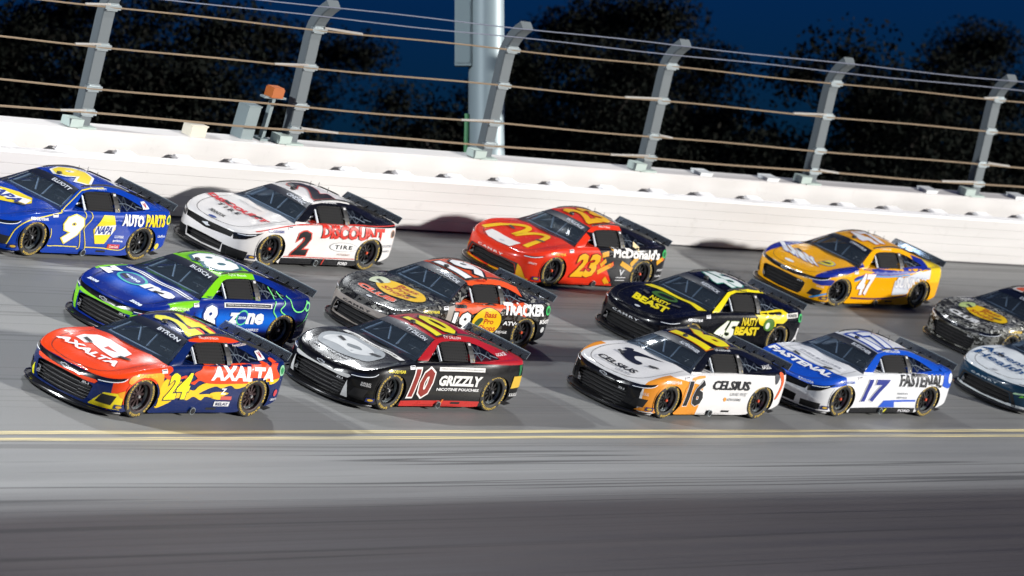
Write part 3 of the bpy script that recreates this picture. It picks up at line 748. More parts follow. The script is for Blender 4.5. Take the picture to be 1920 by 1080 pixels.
# ---------------------------------------------------------------- decals laid on the shell
TXT = {}
def outline(loops, off):
    """closed 2-D loops -> triangles of the filled shape, outline pushed outwards by off"""
    lp = []
    for i, P in enumerate(loops):
        P = np.array(P); ar = (np.roll(P[:, 0], 1) * P[:, 1] - P[:, 0] * np.roll(P[:, 1], 1)).sum()
        depth = sum(inpoly(P[0], Q) for j, Q in enumerate(loops) if j != i)
        if (ar > 0) != (depth % 2 == 0): P = P[::-1]
        lp.append(P)
    co = []; ed = []
    for P in lp:
        d = np.roll(P, -1, 0) - P; d /= np.linalg.norm(d, axis=1)[:, None] + 1e-12
        n2 = np.stack([d[:, 1], -d[:, 0]], 1); n1 = np.roll(n2, 1, 0); m = (n1 + n2) / np.maximum(1 + (n1 * n2).sum(1), .4)[:, None] * off
        k = len(co); co += [Vector(p) for p in (P + m)]; ed += [(k + i, k + (i + 1) % len(P)) for i in range(len(P))]
    A = np.array([co[a] for a, b in ed]); B = np.array([co[b] for a, b in ed])
    r = geometry.delaunay_2d_cdt(co, ed, [], 0, 1e-6); W2 = [tuple(v) for v in r[0]]
    Cn = np.array([np.mean([W2[i] for i in f], 0) for f in r[2]])
    up = (A[None, :, 1] <= Cn[:, None, 1]) & (B[None, :, 1] > Cn[:, None, 1]); dn = (A[None, :, 1] > Cn[:, None, 1]) & (B[None, :, 1] <= Cn[:, None, 1])
    sd = (B[:, 0] - A[:, 0])[None] * (Cn[:, None, 1] - A[None, :, 1]) - (Cn[:, None, 0] - A[None, :, 0]) * (B[:, 1] - A[:, 1])[None]
    wind = (up & (sd > 0)).sum(1) - (dn & (sd < 0)).sum(1)
    return W2, [tuple(f) for f, w in zip(r[2], wind) if w > 0]
def text_mesh(t, off, space=1.0):
    key = (t, round(off, 4), space)
    if key in TXT: return TXT[key]
    cu = bpy.data.curves.new('lettering', 'FONT'); cu.body = t; cu.resolution_u = 2; cu.space_character = space; cu.space_line = .85; cu.align_x = 'CENTER'; cu.fill_mode = 'NONE'
    ob = bpy.data.objects.new('lettering', cu); me = bpy.data.meshes.new_from_object(ob)
    V = [(v.co.x, v.co.y) for v in me.vertices]; nb = {}
    for e in me.edges:
        a, b = e.vertices; nb.setdefault(a, []).append(b); nb.setdefault(b, []).append(a)
    bpy.data.objects.remove(ob); bpy.data.curves.remove(cu); bpy.data.meshes.remove(me)
    loops = []; seen = set()
    for st in nb:
        if st in seen: continue
        loop = [st]; seen.add(st); v = st
        while True:
            w = [q for q in nb[v] if q not in seen]
            if not w: break
            v = w[0]; seen.add(v); loop.append(v)
        if len(loop) > 2: loops.append([V[i] for i in loop])
    TXT[key] = outline(loops, off); return TXT[key]
def lay(name, V2, F2, frame, kd, lift, material, parent, step=.07):
    """cut a flat outline into a grid, then wrap it on the car shell"""
    bm = bmesh.new(); vs = [bm.verts.new((p[0], p[1], 0)) for p in V2]
    for f in F2:
        try: bm.faces.new([vs[i] for i in f])
        except ValueError: pass
    if not bm.faces: bm.free(); return None
    bmesh.ops.remove_doubles(bm, verts=bm.verts, dist=1e-5)
    if not V2: bm.free(); return None
    for ax in (0, 1):
        lo = min(p[ax] for p in V2); hi = max(p[ax] for p in V2); k = math.floor(lo / step) + 1
        while k * step < hi:
            co = Vector((0, 0, 0)); co[ax] = k * step; no = Vector((0, 0, 0)); no[ax] = 1
            bmesh.ops.bisect_plane(bm, geom=bm.verts[:] + bm.edges[:] + bm.faces[:], plane_co=co, plane_no=no, dist=1e-5); k += 1
    bmesh.ops.triangulate(bm, faces=[f for f in bm.faces if len(f.verts) > 4])
    lift = .003 + lift * 1.25
    bad = []; T = BVH[kd]
    for v in bm.verts:
        p, q = v.co.x, v.co.y
        if frame == 'nose': v.co = skirt(PL - p, q, lift); continue
        if frame == 'side': o_, d = Vector((p, 2, q)), Vector((0, -1, 0))
        else: o_, d = Vector((p, q, 2)), Vector((0, 0, -1))
        h = T.ray_cast(o_, d, 2.2)
        if h[0] is None: bad.append(v); continue
        if frame == 'side' and (h[0].y < .5 or (h[0].y < .8 and h[0].z < .82)): bad.append(v); continue
        nrm = h[1] if h[1].dot(d) < 0 else -h[1]
        v.co = h[0] + nrm * lift
    bmesh.ops.delete(bm, geom=bad, context='VERTS')
    if not bm.faces: bm.free(); return None
    bmesh.ops.recalc_face_normals(bm, faces=bm.faces)
    ref = {'side': Vector((0, 1, 0)), 'nose': Vector((1, 0, 0))}.get(frame, Vector((0, 0, 1)))
    if sum((f.normal.dot(ref) * f.calc_area() for f in bm.faces), 0.) < 0: bmesh.ops.reverse_faces(bm, faces=bm.faces)
    for f in bm.faces: f.smooth = True
    me = bpy.data.meshes.new(name); bm.to_mesh(me); bm.free()
    return new_obj(name, me, parent, material)
def put_text(parent, kd, frame, t, box, col, outline=None, shear=0., bold=.018, name='sponsor_lettering', lift=.009, space=1.0, rows=None):
    V, F = text_mesh(t, bold, space); xs = [p[0] for p in V]; ys = [p[1] for p in V]
    x0, x1, y0, y1 = min(xs), max(xs), min(ys), max(ys)
    def place(VV):
        out = []
        for x, y in VV:
            p, q = (x - x0) / (x1 - x0), (y - y0) / (y1 - y0)
            p += shear * (q - .5)
            a, b = box[0] + (box[1] - box[0]) * p, box[2] + (box[3] - box[2]) * q
            out.append((a, b) if frame in ('side', 'nose', 'roof') else (b, a))
        return out
    par = parent
    if outline:
        Vo, Fo = text_mesh(t, bold + outline[1], space)
        lay(name + '_outline', place(Vo), Fo, frame, kd, lift - .0025, ink(outline[0]), parent)
    return lay(name, place(V), F, frame, kd, lift, ink(col), parent)
def put_poly(parent, kd, frame, pts, col, smooth=0, name='paint_shape', lift=.004, material=None):
    P = [tuple(p) for p in (catmull(pts, smooth, True) if smooth else pts)]
    if sum(P[i - 1][0] * P[i][1] - P[i][0] * P[i - 1][1] for i in range(len(P))) < 0: P = P[::-1]
    try: co, fc = cdt(P, [], [])
    except Exception: return None
    return lay(name, co, fc, frame, kd, lift, material or ink(col), parent)
def ell(cx, cy, rx, ry, n=28, rot=0.):
    c, s = math.cos(rot), math.sin(rot)
    return [(cx + rx * math.cos(t) * c - ry * math.sin(t) * s, cy + rx * math.cos(t) * s + ry * math.sin(t) * c) for t in np.linspace(0, 2 * math.pi, n, endpoint=False)]
def band(pts, w):
    """polyline -> closed outline of width w"""
    P = [np.array(p, float) for p in catmull(pts, 6)]; A = []; B = []
    for i, p in enumerate(P):
        t = P[min(i + 1, len(P) - 1)] - P[max(i - 1, 0)]; t /= (np.hypot(*t) + 1e-9); n = np.array((-t[1], t[0])) * w / 2; A.append(p + n); B.append(p - n)
    return A + B[::-1]
# ---------------------------------------------------------------- paint
def camo_nodes(g, vec, cols, sc=3.2):
    n1 = g.noise(vec, sc, 5, .62); n2 = g.noise(g.scaled(vec, (1.3, .8, 1.9)), sc * 2.3, 4, .6)
    c = g.ramp(n1, [(.0, cols[0]), (.44, cols[1]), (.52, cols[0]), (.58, cols[2]), (.63, cols[1])], 'CONSTANT')
    return g.mix(g.ramp(n2, [(.56, 0.), (.575, 1.)]), c, cols[3])
def paint(name, base, zones=(), rough=.25, camo=None):
    """zones: (colour, [(a, b, c, d) ...], softness): a x + b |y| + c z > d for every half-space"""
    g = N(name); tc = g.node('ShaderNodeTexCoord').outputs['Object']
    sp = g.node('ShaderNodeSeparateXYZ'); g.link(tc, sp.inputs[0]); x, y, z = sp.outputs; ay = g.math('ABSOLUTE', y)
    def colour(c):
        if c == 'camo': return camo_nodes(g, tc, [lin(h) for h in camo])
        return tuple(v * PK for v in lin(c))
    cur = colour(base)
    for zn in zones:
        c, hs = zn[0], zn[1]; soft = zn[2] if len(zn) > 2 else .004; m = None
        for a, b, cc, d in hs:
            e = g.math('ADD', g.math('ADD', g.math('MULTIPLY', x, a), g.math('MULTIPLY', ay, b)), g.math('MULTIPLY', z, cc))
            e = g.math('MULTIPLY_ADD' if False else 'MULTIPLY', g.math('SUBTRACT', e, d - soft / 2), 1 / soft, True)
            m = e if m is None else g.math('MULTIPLY', m, e)
        cur = g.mix(m, cur, colour(c))
    # road film and rubber dust thrown up low on the body, fine scuffs
    nz = g.noise(g.scaled(tc, (6, 6, 9)), 1.2, 5, .7)
    if isinstance(cur, tuple): cur = g.mix(0., cur, cur)
    dirt = g.math('MULTIPLY', g.ramp(nz, [(.5, 0.), (.75, 1.)]), .09)
    cur = g.mix(dirt, cur, (.05, .047, .045))
    g.link(cur, g.b.inputs['Base Color'])
    g.link(g.ramp(nz, [(.3, rough - .05), (.8, rough + .07)]), g.b.inputs['Roughness'])
    g.b.inputs['Specular IOR Level'].default_value = .14; g.b.inputs['Coat Weight'].default_value = .55; g.b.inputs['Coat Roughness'].default_value = .06
    return g.m
def glass(name, tint, alpha=.5, film=(.03, .035, .045)):
    m = bpy.data.materials.new(name); m.use_nodes = True; t = m.node_tree; t.nodes.remove(t.nodes['Principled BSDF']); out = t.nodes['Material Output']
    tr = t.nodes.new('ShaderNodeBsdfTransparent'); tr.inputs[0].default_value = (*tint, 1)
    gl = t.nodes.new('ShaderNodeBsdfGlossy'); gl.inputs['Roughness'].default_value = .06; gl.inputs[0].default_value = (.9, .95, 1, 1)
    df = t.nodes.new('ShaderNodeBsdfDiffuse'); df.inputs[0].default_value = (*film, 1)
    m1 = t.nodes.new('ShaderNodeMixShader'); m1.inputs[0].default_value = alpha; t.links.new(tr.outputs[0], m1.inputs[1]); t.links.new(df.outputs[0], m1.inputs[2])
    fr = t.nodes.new('ShaderNodeFresnel'); fr.inputs[0].default_value = 1.5
    m2 = t.nodes.new('ShaderNodeMixShader'); t.links.new(fr.outputs[0], m2.inputs[0]); t.links.new(m1.outputs[0], m2.inputs[1]); t.links.new(gl.outputs[0], m2.inputs[2])
    t.links.new(m2.outputs[0], out.inputs[0]); return m
M_ws = glass('windshield_glass', (.62, .72, .84), alpha=.24, film=(.085, .115, .15))  # bluish film colour: dust, plus reflected surroundings painted into the glass
M_qw = glass('quarter_glass', (.75, .8, .85), alpha=.12)
M_rw = glass('rear_glass', (.2, .24, .3), alpha=.75)
M_sp = glass('smoked_spoiler', (.66, .69, .73), alpha=.26, film=(.12, .13, .145))
M_blk = mat('satin_black', '#121214', .5); M_mat = mat('matt_black', '#0b0b0d', .85); M_gl = mat('gloss_black', '#0a0b0e', .22, 0, .5)
M_banner = mat('windshield_banner', '#0e1626', .4, 0, .4)
M_net = mat('net_webbing', '#101012', .9); M_netb = mat('net_shade', '#040405', .95)
M_cage = mat('cage_tube', '#cfd4d8', .5); M_seat = mat('seat_fabric', '#c4cacf', .7)
g = N('tyre_rubber'); tc = g.node('ShaderNodeTexCoord').outputs['Object']; nz = g.noise(tc, 22, 4, .7)
g.link(g.mix(nz, (.010, .010, .010), (.034, .032, .030)), g.b.inputs['Base Color']); g.b.inputs['Roughness'].default_value = .75; M_tyre = g.m
M_rim = mat('rim_black', '#1c1b1c', .38, .35); M_rimb = mat('rim_brown', '#3a2a2b', .4, .4); M_nut = mat('hub_nut_metal', '#c9c9c9', .3, .9); M_nutr = mat('hub_nut_red', '#d9532f', .4)
M_ylet = mat('tyre_lettering_yellow', '#b79a3a', .7); M_chrome = mat('bright_trim', '#c8cdd2', .2, .8); M_lens = mat('headlight_lens', '#1a1d22', .12, 0, 1.); M_led = mat('led_strip', '#e8ecf2', .25)
M_seam = mat('panel_gap', '#15151a', .8)
# tyre lettering bent round the sidewall
def ring_text(t, a_mid, span, r0=.276, r1=.316, y=.1565):
    V, F = text_mesh(t, .035, 1.1); xs = [p[0] for p in V]; ys = [p[1] for p in V]; x0, x1, y0, y1 = min(xs), max(xs), min(ys), max(ys); out = []
    for px, py in V:
        p = (px - x0) / (x1 - x0); q = (py - y0) / (y1 - y0); a = a_mid - span * (p - .5); r = r0 + (r1 - r0) * q
        # outer face seen from +y: x runs to the left, so mirror
        out.append((-r * math.cos(a), y - .02 * max(0, (r - .30) / .03) ** 2 * .3, r * math.sin(a)))
    return out, F
SH['tyre_text'] = [mesh('tyre_lettering', *ring_text(t, am, sp_)) for t, am, sp_ in (('GOODYEAR', math.pi / 2, 1.7), ('GOODYEAR', -math.pi / 2, 1.7), ('EAGLE', 0, .95), ('EAGLE', math.pi, .95))]
SLOT = [(0, .563), (.3, .566), (.55, .578), (.78, .592), (.98, .622), (1.14, .656), (1.08, .60), (.90, .556), (.62, .515), (.3, .490), (0, .482)]
def sym(P): return P + [(-u, z) for u, z in P[::-1] if u > 0]
SH_HL = {'c': [(.62, .563), (.80, .583), (.98, .613), (1.13, .648), (1.06, .600), (.90, .560), (.72, .532)], 't': [(.72, .585), (.95, .612), (1.22, .665), (1.16, .640), (.95, .585), (.8, .565)], 'm': [(.70, .560), (.95, .590), (1.22, .655), (1.10, .598), (.9, .535), (.72, .505)]}
SH_LED = {'c': [(.66, .528), (.88, .552), (1.06, .594), (1.14, .645)], 't': [(.74, .572), (.95, .590), (1.14, .635)], 'm': [(.72, .548), (.92, .570), (1.08, .607)]}

def wheel(parent, x, y, sg, steer=0., brown=False, red=False):
    w = empty('wheel'); w.parent = parent; w.location = (x, y, .35)
    w.rotation_euler = (0, random.uniform(0, 6.28) * 0, steer if sg > 0 else math.pi + steer)
    rot = random.uniform(0, 6.28)
    for nm, me, m in (('tyre', 'tyre', M_tyre), ('rim', 'rim', M_rimb if brown else M_rim), ('rim_ring', 'ring', M_chrome if False else M_galv), ('hub_nut', 'nut', M_nutr if red else M_nut)):
        o = new_obj(nm, SH[me], w, m); o.rotation_euler = (0, rot, 0)
    for me in SH['tyre_text']:
        o = new_obj('tyre_lettering', me, w, M_ylet); o.rotation_euler = (0, rot, 0)
    return w
def build_car(spec):
    n = spec['num']; kd = spec['kind']; s, r, yaw = spec['pose']
    p, hd, L, U = track(s, r); c, sn = math.cos(yaw), math.sin(yaw); Fw = hd * c + L * sn; Lf = L * c - hd * sn
    root = empty('race_car', spec['label'], 'race car', 'stock cars racing through the banked turn')
    M = Matrix((Fw, Lf, U)).transposed().to_4x4(); M.translation = p + U * .006
    root.matrix_world = M
    pm = paint('paint_%s' % n, spec['base'], spec.get('zones', ()), spec.get('rough', .25), spec.get('camo'))
    add = lambda nm, key, m: new_obj(nm, SH[key], root, m)
    add('body', 'body_' + kd, pm); add('roof', 'roof', pm)
    for k in 'lrc': add('rear_pillar', 'rear_deck_' + k, pm)
    add('side_pillars', 'side_l', pm); add('side_pillars', 'side_r', pm)
    add('windshield', 'windshield', M_ws); add('rear_window', 'rear_window', M_rw)
    bn = new_obj('windshield_banner', SH['banner'], root, spec.get('banner', M_banner))
    add('quarter_window', 'qwin_l', M_qw); add('quarter_window', 'qwin_r', M_qw); add('side_window', 'fwin_r', M_qw)
    add('window_net', 'net', M_net); add('net_panel', 'net_back', M_netb); add('pillar_strip', 'strap', M_blk); add('net_rod', 'net_rod', M_cage); add('window_lattice', 'lattice', mat('lattice_grey', '#6a6f75', .5, .3))
    add('roll_cage', 'cage', M_cage); add('seat', 'seat', M_seat); add('steering_wheel', 'steering', M_blk); add('dashboard', 'dash', M_mat); add('interior_floor', 'interior', M_mat)
    add('splitter', 'splitter', M_blk); add('splitter_lip', 'splitter_lip', M_gl); add('grille_mesh', 'grille_back_' + kd, M_mat); add('floor_pan', 'floor', M_mat)
    for i in range(len(SLATS[kd])): new_obj('grille_slat', SLAT_ME[(kd, i)], root, M_blk)
    add('spoiler_blade', 'spoiler', spec.get('spoiler', M_sp)); add('spoiler_edge', 'spoiler_edge', M_galv)
    for yy in (-.62, -.37, -.12, .12, .37, .62):
        b = add('spoiler_brace', 'brace', M_mat); b.location = (-2.255, yy, .925)
    add('roof_rail', 'rail_l', M_blk); add('roof_rail', 'rail_r', M_blk); add('deck_fin', 'fin_l', M_gl); add('deck_fin', 'fin_r', M_gl); add('roof_camera', 'pod', M_blk)
    for a in SH['antennas']: new_obj('antenna', a, root, M_blk)
    add('exhaust_pipe', 'exhaust', M_galv); add('exhaust_bore', 'exhaust_hole', M_mat); add('skirt_slot', 'slot', M_mat)
    for x in (WB, -WB):
        for sg in (1, -1):
            w_ = add('wheel_well', 'well', M_mat); w_.location = (x, sg * .955, .35)
            if sg < 0: w_.rotation_euler = (0, 0, math.pi)
            wheel(root, x, sg * .80, sg, spec.get('steer', .03) if x > 0 else 0., spec.get('brown', False), spec.get('rednut', False))
    # nose furniture by maker's style
    if kd == 'c': put_poly(root, kd, 'nose', sym(SLOT), '#0c0d10', 0, 'upper_grille_slot', .004, M_gl)
    if kd == 'm': put_poly(root, kd, 'nose', sym([(0, .555), (.6, .557), (.95, .598), (1.22, .66), (1.1, .585), (.85, .475), (.66, .42), (.60, .440), (0, .417)]) if False else sym([(.63, .55), (.95, .598), (1.24, .662), (1.12, .60), (.9, .49), (.66, .43)])[:6], '#15171a', 0, 'headlight_surround', .004, M_gl); put_poly(root, kd, 'nose', [(-u, z) for u, z in [(.63, .55), (.95, .598), (1.24, .662), (1.12, .60), (.9, .49), (.66, .43)]], '#15171a', 0, 'headlight_surround', .004, M_gl)
    for sg in (1, -1):
        hl = put_poly(root, kd, 'nose', [(sg * u, z) for u, z in SH_HL[kd]], '#1a1d22', 0, 'headlight', .007, M_lens)
        put_poly(root, kd, 'nose', band([(sg * u, z) for u, z in SH_LED[kd]], .011), '#e8ecf2', 0, 'light_strip', .010, M_led)
        if kd != 't':
            put_poly(root, kd, 'nose', [(sg * u, z) for u, z in ([(.70, .20), (.78, .345), (1.02, .35), (.96, .19)] if kd == 'c' else [(.58, .12), (.58, .24), (.98, .25), (.98, .12)])], '#0b0b0d', 0, 'brake_duct', .005, M_mat if kd == 'c' else M_blk)
        vy = sg * .40
        put_poly(root, kd, 'hood', [(1.44, vy - .09), (1.39, vy + .09), (1.31, vy + .09), (1.36, vy - .09)] if sg > 0 else [(1.39, vy - .09), (1.44, vy + .09), (1.36, vy + .09), (1.31, vy - .09)], '#111', 0, 'hood_vent', .012, mat('vent_mesh', '#2c2d30', .7))
    hs = catmull([(.86, .70), (1.3, .74), (1.75, .70), (2.02, .55), (2.13, .28), (2.16, 0)], 5)
    hood_line = [tuple(p) for p in hs] + [(p[0], -p[1]) for p in hs[-2::-1]]
    put_poly(root, kd, 'hood', band(hood_line[::4] + [hood_line[-1]], .009), '#15151a', 0, 'hood_seam', .0045, M_seam)
    if kd == 't':
        put_poly(root, kd, 'nose', [(-.80, .11), (-.66, .39), (0, .40), (.66, .39), (.80, .11), (.72, .11), (.60, .355), (0, .385), (-.60, .355), (-.72, .11)], '#121214', 0, 'grille_surround', .004, M_blk)
    # stickers on the pillar strip and small front stickers
    for k, hgt in enumerate((.04, .035, .05, .04, .035)):
        z0 = .885 + k * .055; put_poly(root, kd, 'side', [(-.635, z0), (-.712, z0), (-.712, z0 + hgt), (-.635, z0 + hgt)], '#d9d9d9' if k % 3 else '#c8b26a', 0, 'sticker', .014)
    put_poly(root, kd, 'side', [(1.04, .745), (.90, .75), (.90, .81), (1.04, .80)], '#e9e9ee', 0, 'sticker', .006)
    put_poly(root, kd, 'side', [(1.02, .782), (.92, .786), (.92, .803), (1.02, .795)], '#222222', 0, 'sticker', .008)
    put_poly(root, kd, 'nose', [(1.02, .14), (1.20, .14), (1.20, .215), (1.02, .215)], '#23306e', 0, 'sticker', .007)
    put_poly(root, kd, 'nose', ell(1.11, .178, .06, .022, 16), '#e0b42c', 0, 'sticker', .009)
    for d in spec['decals']:
        d = list(d); kw = d[-1] if isinstance(d[-1], dict) else {}
        if isinstance(d[-1], dict): d = d[:-1]
        if d[0] == 'T': put_text(root, kd, d[1], d[2], d[3], d[4], **kw)
        else: put_poly(root, kd, d[1], d[2], d[3], **kw)
    return root
SH['banner'] = top_strip('windshield_banner', 2.3, 2.98, -.97, .97, 6, 14, .004)
# ---------------------------------------------------------------- the thirteen cars
def com(name, tyre_c='#e8d23a', maker='c', nm=(.03, .50)):
    out = []
    if name: out.append(('T', 'hood', name, (nm[0], nm[1], .335, .255), '#e6ebf2', dict(name='driver_name', lift=.012, bold=.02)))
    if tyre_c: out.append(('T', 'side', 'GOODYEAR', (1.60, 1.16, .685, .735), tyre_c, dict(name='tyre_maker_lettering', bold=.03)))
    if maker == 'c':
        out.append(('P', 'nose', [(-.085, .513), (-.03, .513), (-.024, .503), (.05, .503), (.05, .513), (.10, .513), (.075, .537), (.03, .537), (.024, .547), (-.05, .547), (-.05, .537), (-.105, .537)], '#c9ced4', dict(name='nose_emblem', lift=.008)))
        out.append(('P', 'nose', [(-.07, .519), (-.022, .519), (-.016, .509), (.042, .509), (.042, .519), (.082, .519), (.066, .531), (.022, .531), (.016, .541), (-.042, .541), (-.042, .531), (-.088, .531)], '#17181b', dict(name='nose_emblem', lift=.010)))
        out.append(('T', 'nose', 'ZL1', (.40, .53, .395, .425), '#d8d8d8', dict(name='trim_lettering', lift=-.005, bold=.03)))
    if maker == 't': out.append(('P', 'hood', ell(2.04, 0, .035, .07), '#cfd3d8', dict(name='nose_emblem', lift=.008)))
    if maker == 'm':
        out.append(('P', 'nose', [(-.12, .49), (-.02, .475), (.03, .46), (.12, .485), (.05, .50), (.03, .53), (-.05, .51)], '#d8dce0', dict(name='nose_emblem', lift=.012)))
    return out
def num(t, box, col, outline=None, **k): return ('T', 'side', t, box, col, dict(outline=outline, name='race_number', bold=.045, **k))
def roofn(t, box, col, outline=None, **k): return ('T', 'roof', t, box, col, dict(outline=outline, name='roof_number', bold=.045, **k))
def fuel(col='#3f9a5c', inner='#1f6f45', x=-1.98, z=.80):
    return [('P', 'side', ell(x, z, .085, .085), col, dict(name='fuel_port_ring', lift=.007)), ('P', 'side', ell(x, z, .05, .05), inner, dict(name='fuel_port', lift=.009))]
def txt(fr, t, box, col, **k): return ('T', fr, t, box, col, k)
def poly(fr, pts, col, **k): return ('P', fr, pts, col, k)
HOOD = [(.19, 0, 1, .985), (1, 0, 0, .78)]                 # half-spaces that pick out the hood
ROOFSIDE = [(0, 0, 1, .868), (-1, 0, 0, -.83)]             # everything above the belt line
ROOFTOP = [(0, 0, 1, 1.12), (-1, 0, 0, -.17), (1, 0, 0, -.95), (0, -1, 0, -.57)]
ROCK = [(0, 0, -1, -.19), (-1, 0, 0, -1.06), (1, 0, 0, -1.06)]
def nose_bar(col, name='nose_bar', z0=.44):
    return poly('nose', sym([(0, .482), (.3, .49), (.62, .515), (.66, .50), (.62, .455), (.5, .445), (0, .462)]), col, name=name)
C = []
FL_Y = [(1.02, .20), (.98, .60), (.80, .66), (.45, .60), (.30, .50), (.12, .46), (.02, .53), (-.10, .58), (-.35, .60), (-.9, .63), (-1.5, .68), (-1.85, .72), (-1.93, .66), (-1.75, .585),
        (-1.5, .60), (-1.35, .54), (-1.15, .565), (-.9, .50), (-.75, .55), (-.55, .50), (-.40, .53), (-.2, .48), (-.02, .40), (-.28, .40), (-.43, .33), (-.2, .36), (-.1, .30), (.1, .36), (.25, .30), (.5, .34), (.75, .24)]
FL_O = [(.98, .70), (.86, .72), (.62, .68), (.40, .71), (.28, .60), (.12, .66), (.22, .74), (.05, .80), (-.10, .86), (-.9, .895), (-1.3, .90), (-1.5, .93), (-1.62, .88), (-1.72, .95), (-1.86, .93), (-1.80, .84), (-1.93, .70), (-1.7, .655), (-1.2, .605), (-.6, .575), (-.2, .58), (.05, .63), (.15, .56), (.3, .60), (.45, .67), (.7, .62)]
C.append(dict(num='24', kind='c', pose=(7.629, 1.496, .016), brown=True, base='#0e255e',
    label='orange and navy race car with yellow flames, number 24, leading beside the yellow line',
    zones=[('#f44a1a', HOOD), ('#f44a1a', [(0, 0, 1, 1.155), (0, 1, 0, .545), (-1, 0, 0, -.15)]), ('#f44a1a', [(.55, 0, 1, 1.20), (0, 1, 0, .83), (-1, 0, 0, -2.0), (1, 0, 0, .75)])],
    decals=com('BYRON') + [
    poly('side', [(1.77, .60), (1.70, .69), (1.5, .73), (1.1, .755), (.98, .72), (.99, .46), (1.03, .51), (1.13, .61), (1.25, .67), (1.4, .695), (1.58, .66), (1.70, .57)], '#f0a41c', smooth=3, name='flame', lift=.0035),
    poly('side', FL_Y, '#f3c81e', smooth=4, name='flame', lift=.004), poly('side', FL_O, '#f44a1a', smooth=4, name='flame', lift=.0055),
    poly('side', [(-.30, .41), (-.52, .44), (-.75, .42), (-.62, .36), (-.78, .33), (-.55, .31), (-.35, .34)], '#f3c81e', smooth=4, name='flame'),
    poly('nose', [(.60, .125), (.66, .20), (.80, .37), (1.06, .40), (1.15, .44), (1.145, .30), (1.15, .13)], '#f2dd25', name='flame', smooth=0), poly('nose', [(-.62, .13), (-.66, .32), (-.72, .22), (-.76, .35), (-.70, .13)], '#f2ee25', name='flame'),
    poly('nose', [(1.02, .40), (1.15, .46), (1.15, .32), (1.08, .34)], '#f0a41c', name='flame', lift=.0055),
    nose_bar('#f44a1a'), num('24', (.83, .24, .32, .75), '#f6ee1c', ('#0d1f4d', .035), shear=.12),
    txt('side', 'AXALTA', (-.22, -1.76, .635, .865), '#ffffff', bold=.05, outline=('#c9401f', .012)), *fuel('#8fc9a0', '#2e8a52'),
    txt('hood', 'AXALTA', (-.72, .57, 1.77, 1.58), '#ffffff', bold=.045),
    poly('hood', [(1.45, -.60), (1.50, -.35), (1.38, -.30), (1.45, 0), (1.52, .30), (1.34, .36), (1.12, .32), (1.02, .10), (1.0, -.25), (1.06, -.5), (1.25, -.62)], '#ffffff', smooth=0, name='hood_logo'),
    poly('hood', [(1.22, -.10), (1.34, -.08), (1.28, .16)], '#d8402a', name='hood_logo', lift=.007),
    roofn('24', (.10, -.60, .50, -.36), '#f4ec1c', ('#10245c', .03)), poly('roof', [(.1, .52), (-.2, .35), (-.05, .2), (-.35, .1), (-.3, .5)], '#f44a1a', smooth=4, name='flame', lift=.0035), poly('roof', [(-.35, -.1), (-.6, -.3), (-.7, 0), (-.62, .45), (-.5, .3), (-.55, .1)], '#f44a1a', smooth=4, name='flame', lift=.0035),
    txt('side', 'WILLIAM BYRON', (-.05, -.52, 1.195, 1.222), '#f0e0d8', name='driver_name'), txt('side', 'HendrickCars.com', (-.85, -1.32, 1.105, 1.14), '#f0e0d8', shear=0),
    txt('side', 'Z', (-.55, -.68, .40, .50), '#ffffff'), txt('side', 'RELAY', (-.50, -.80, .215, .265), '#10245c', lift=.010), poly('side', [(-.46, .20), (-.83, .20), (-.83, .28), (-.46, .28)], '#e8e8ea', lift=.006), poly('side', [(-.58, .31), (-.84, .31), (-.84, .37), (-.58, .37)], '#d05a50', lift=.006),
    txt('side', 'LIBERTY', (-1.83, -2.03, .30, .34), '#d8d8e0'), poly('side', ell(-1.93, .43, .05, .06), '#c84650', lift=.006), poly('side', [(-1.40, .93), (-1.60, .945), (-1.60, 1.03), (-1.42, 1.03)], '#f2f2f2', lift=.01, name='sticker'), txt('side', 'V', (-1.45, -1.56, .955, 1.015), '#c02a30', lift=.013, bold=.06)]))
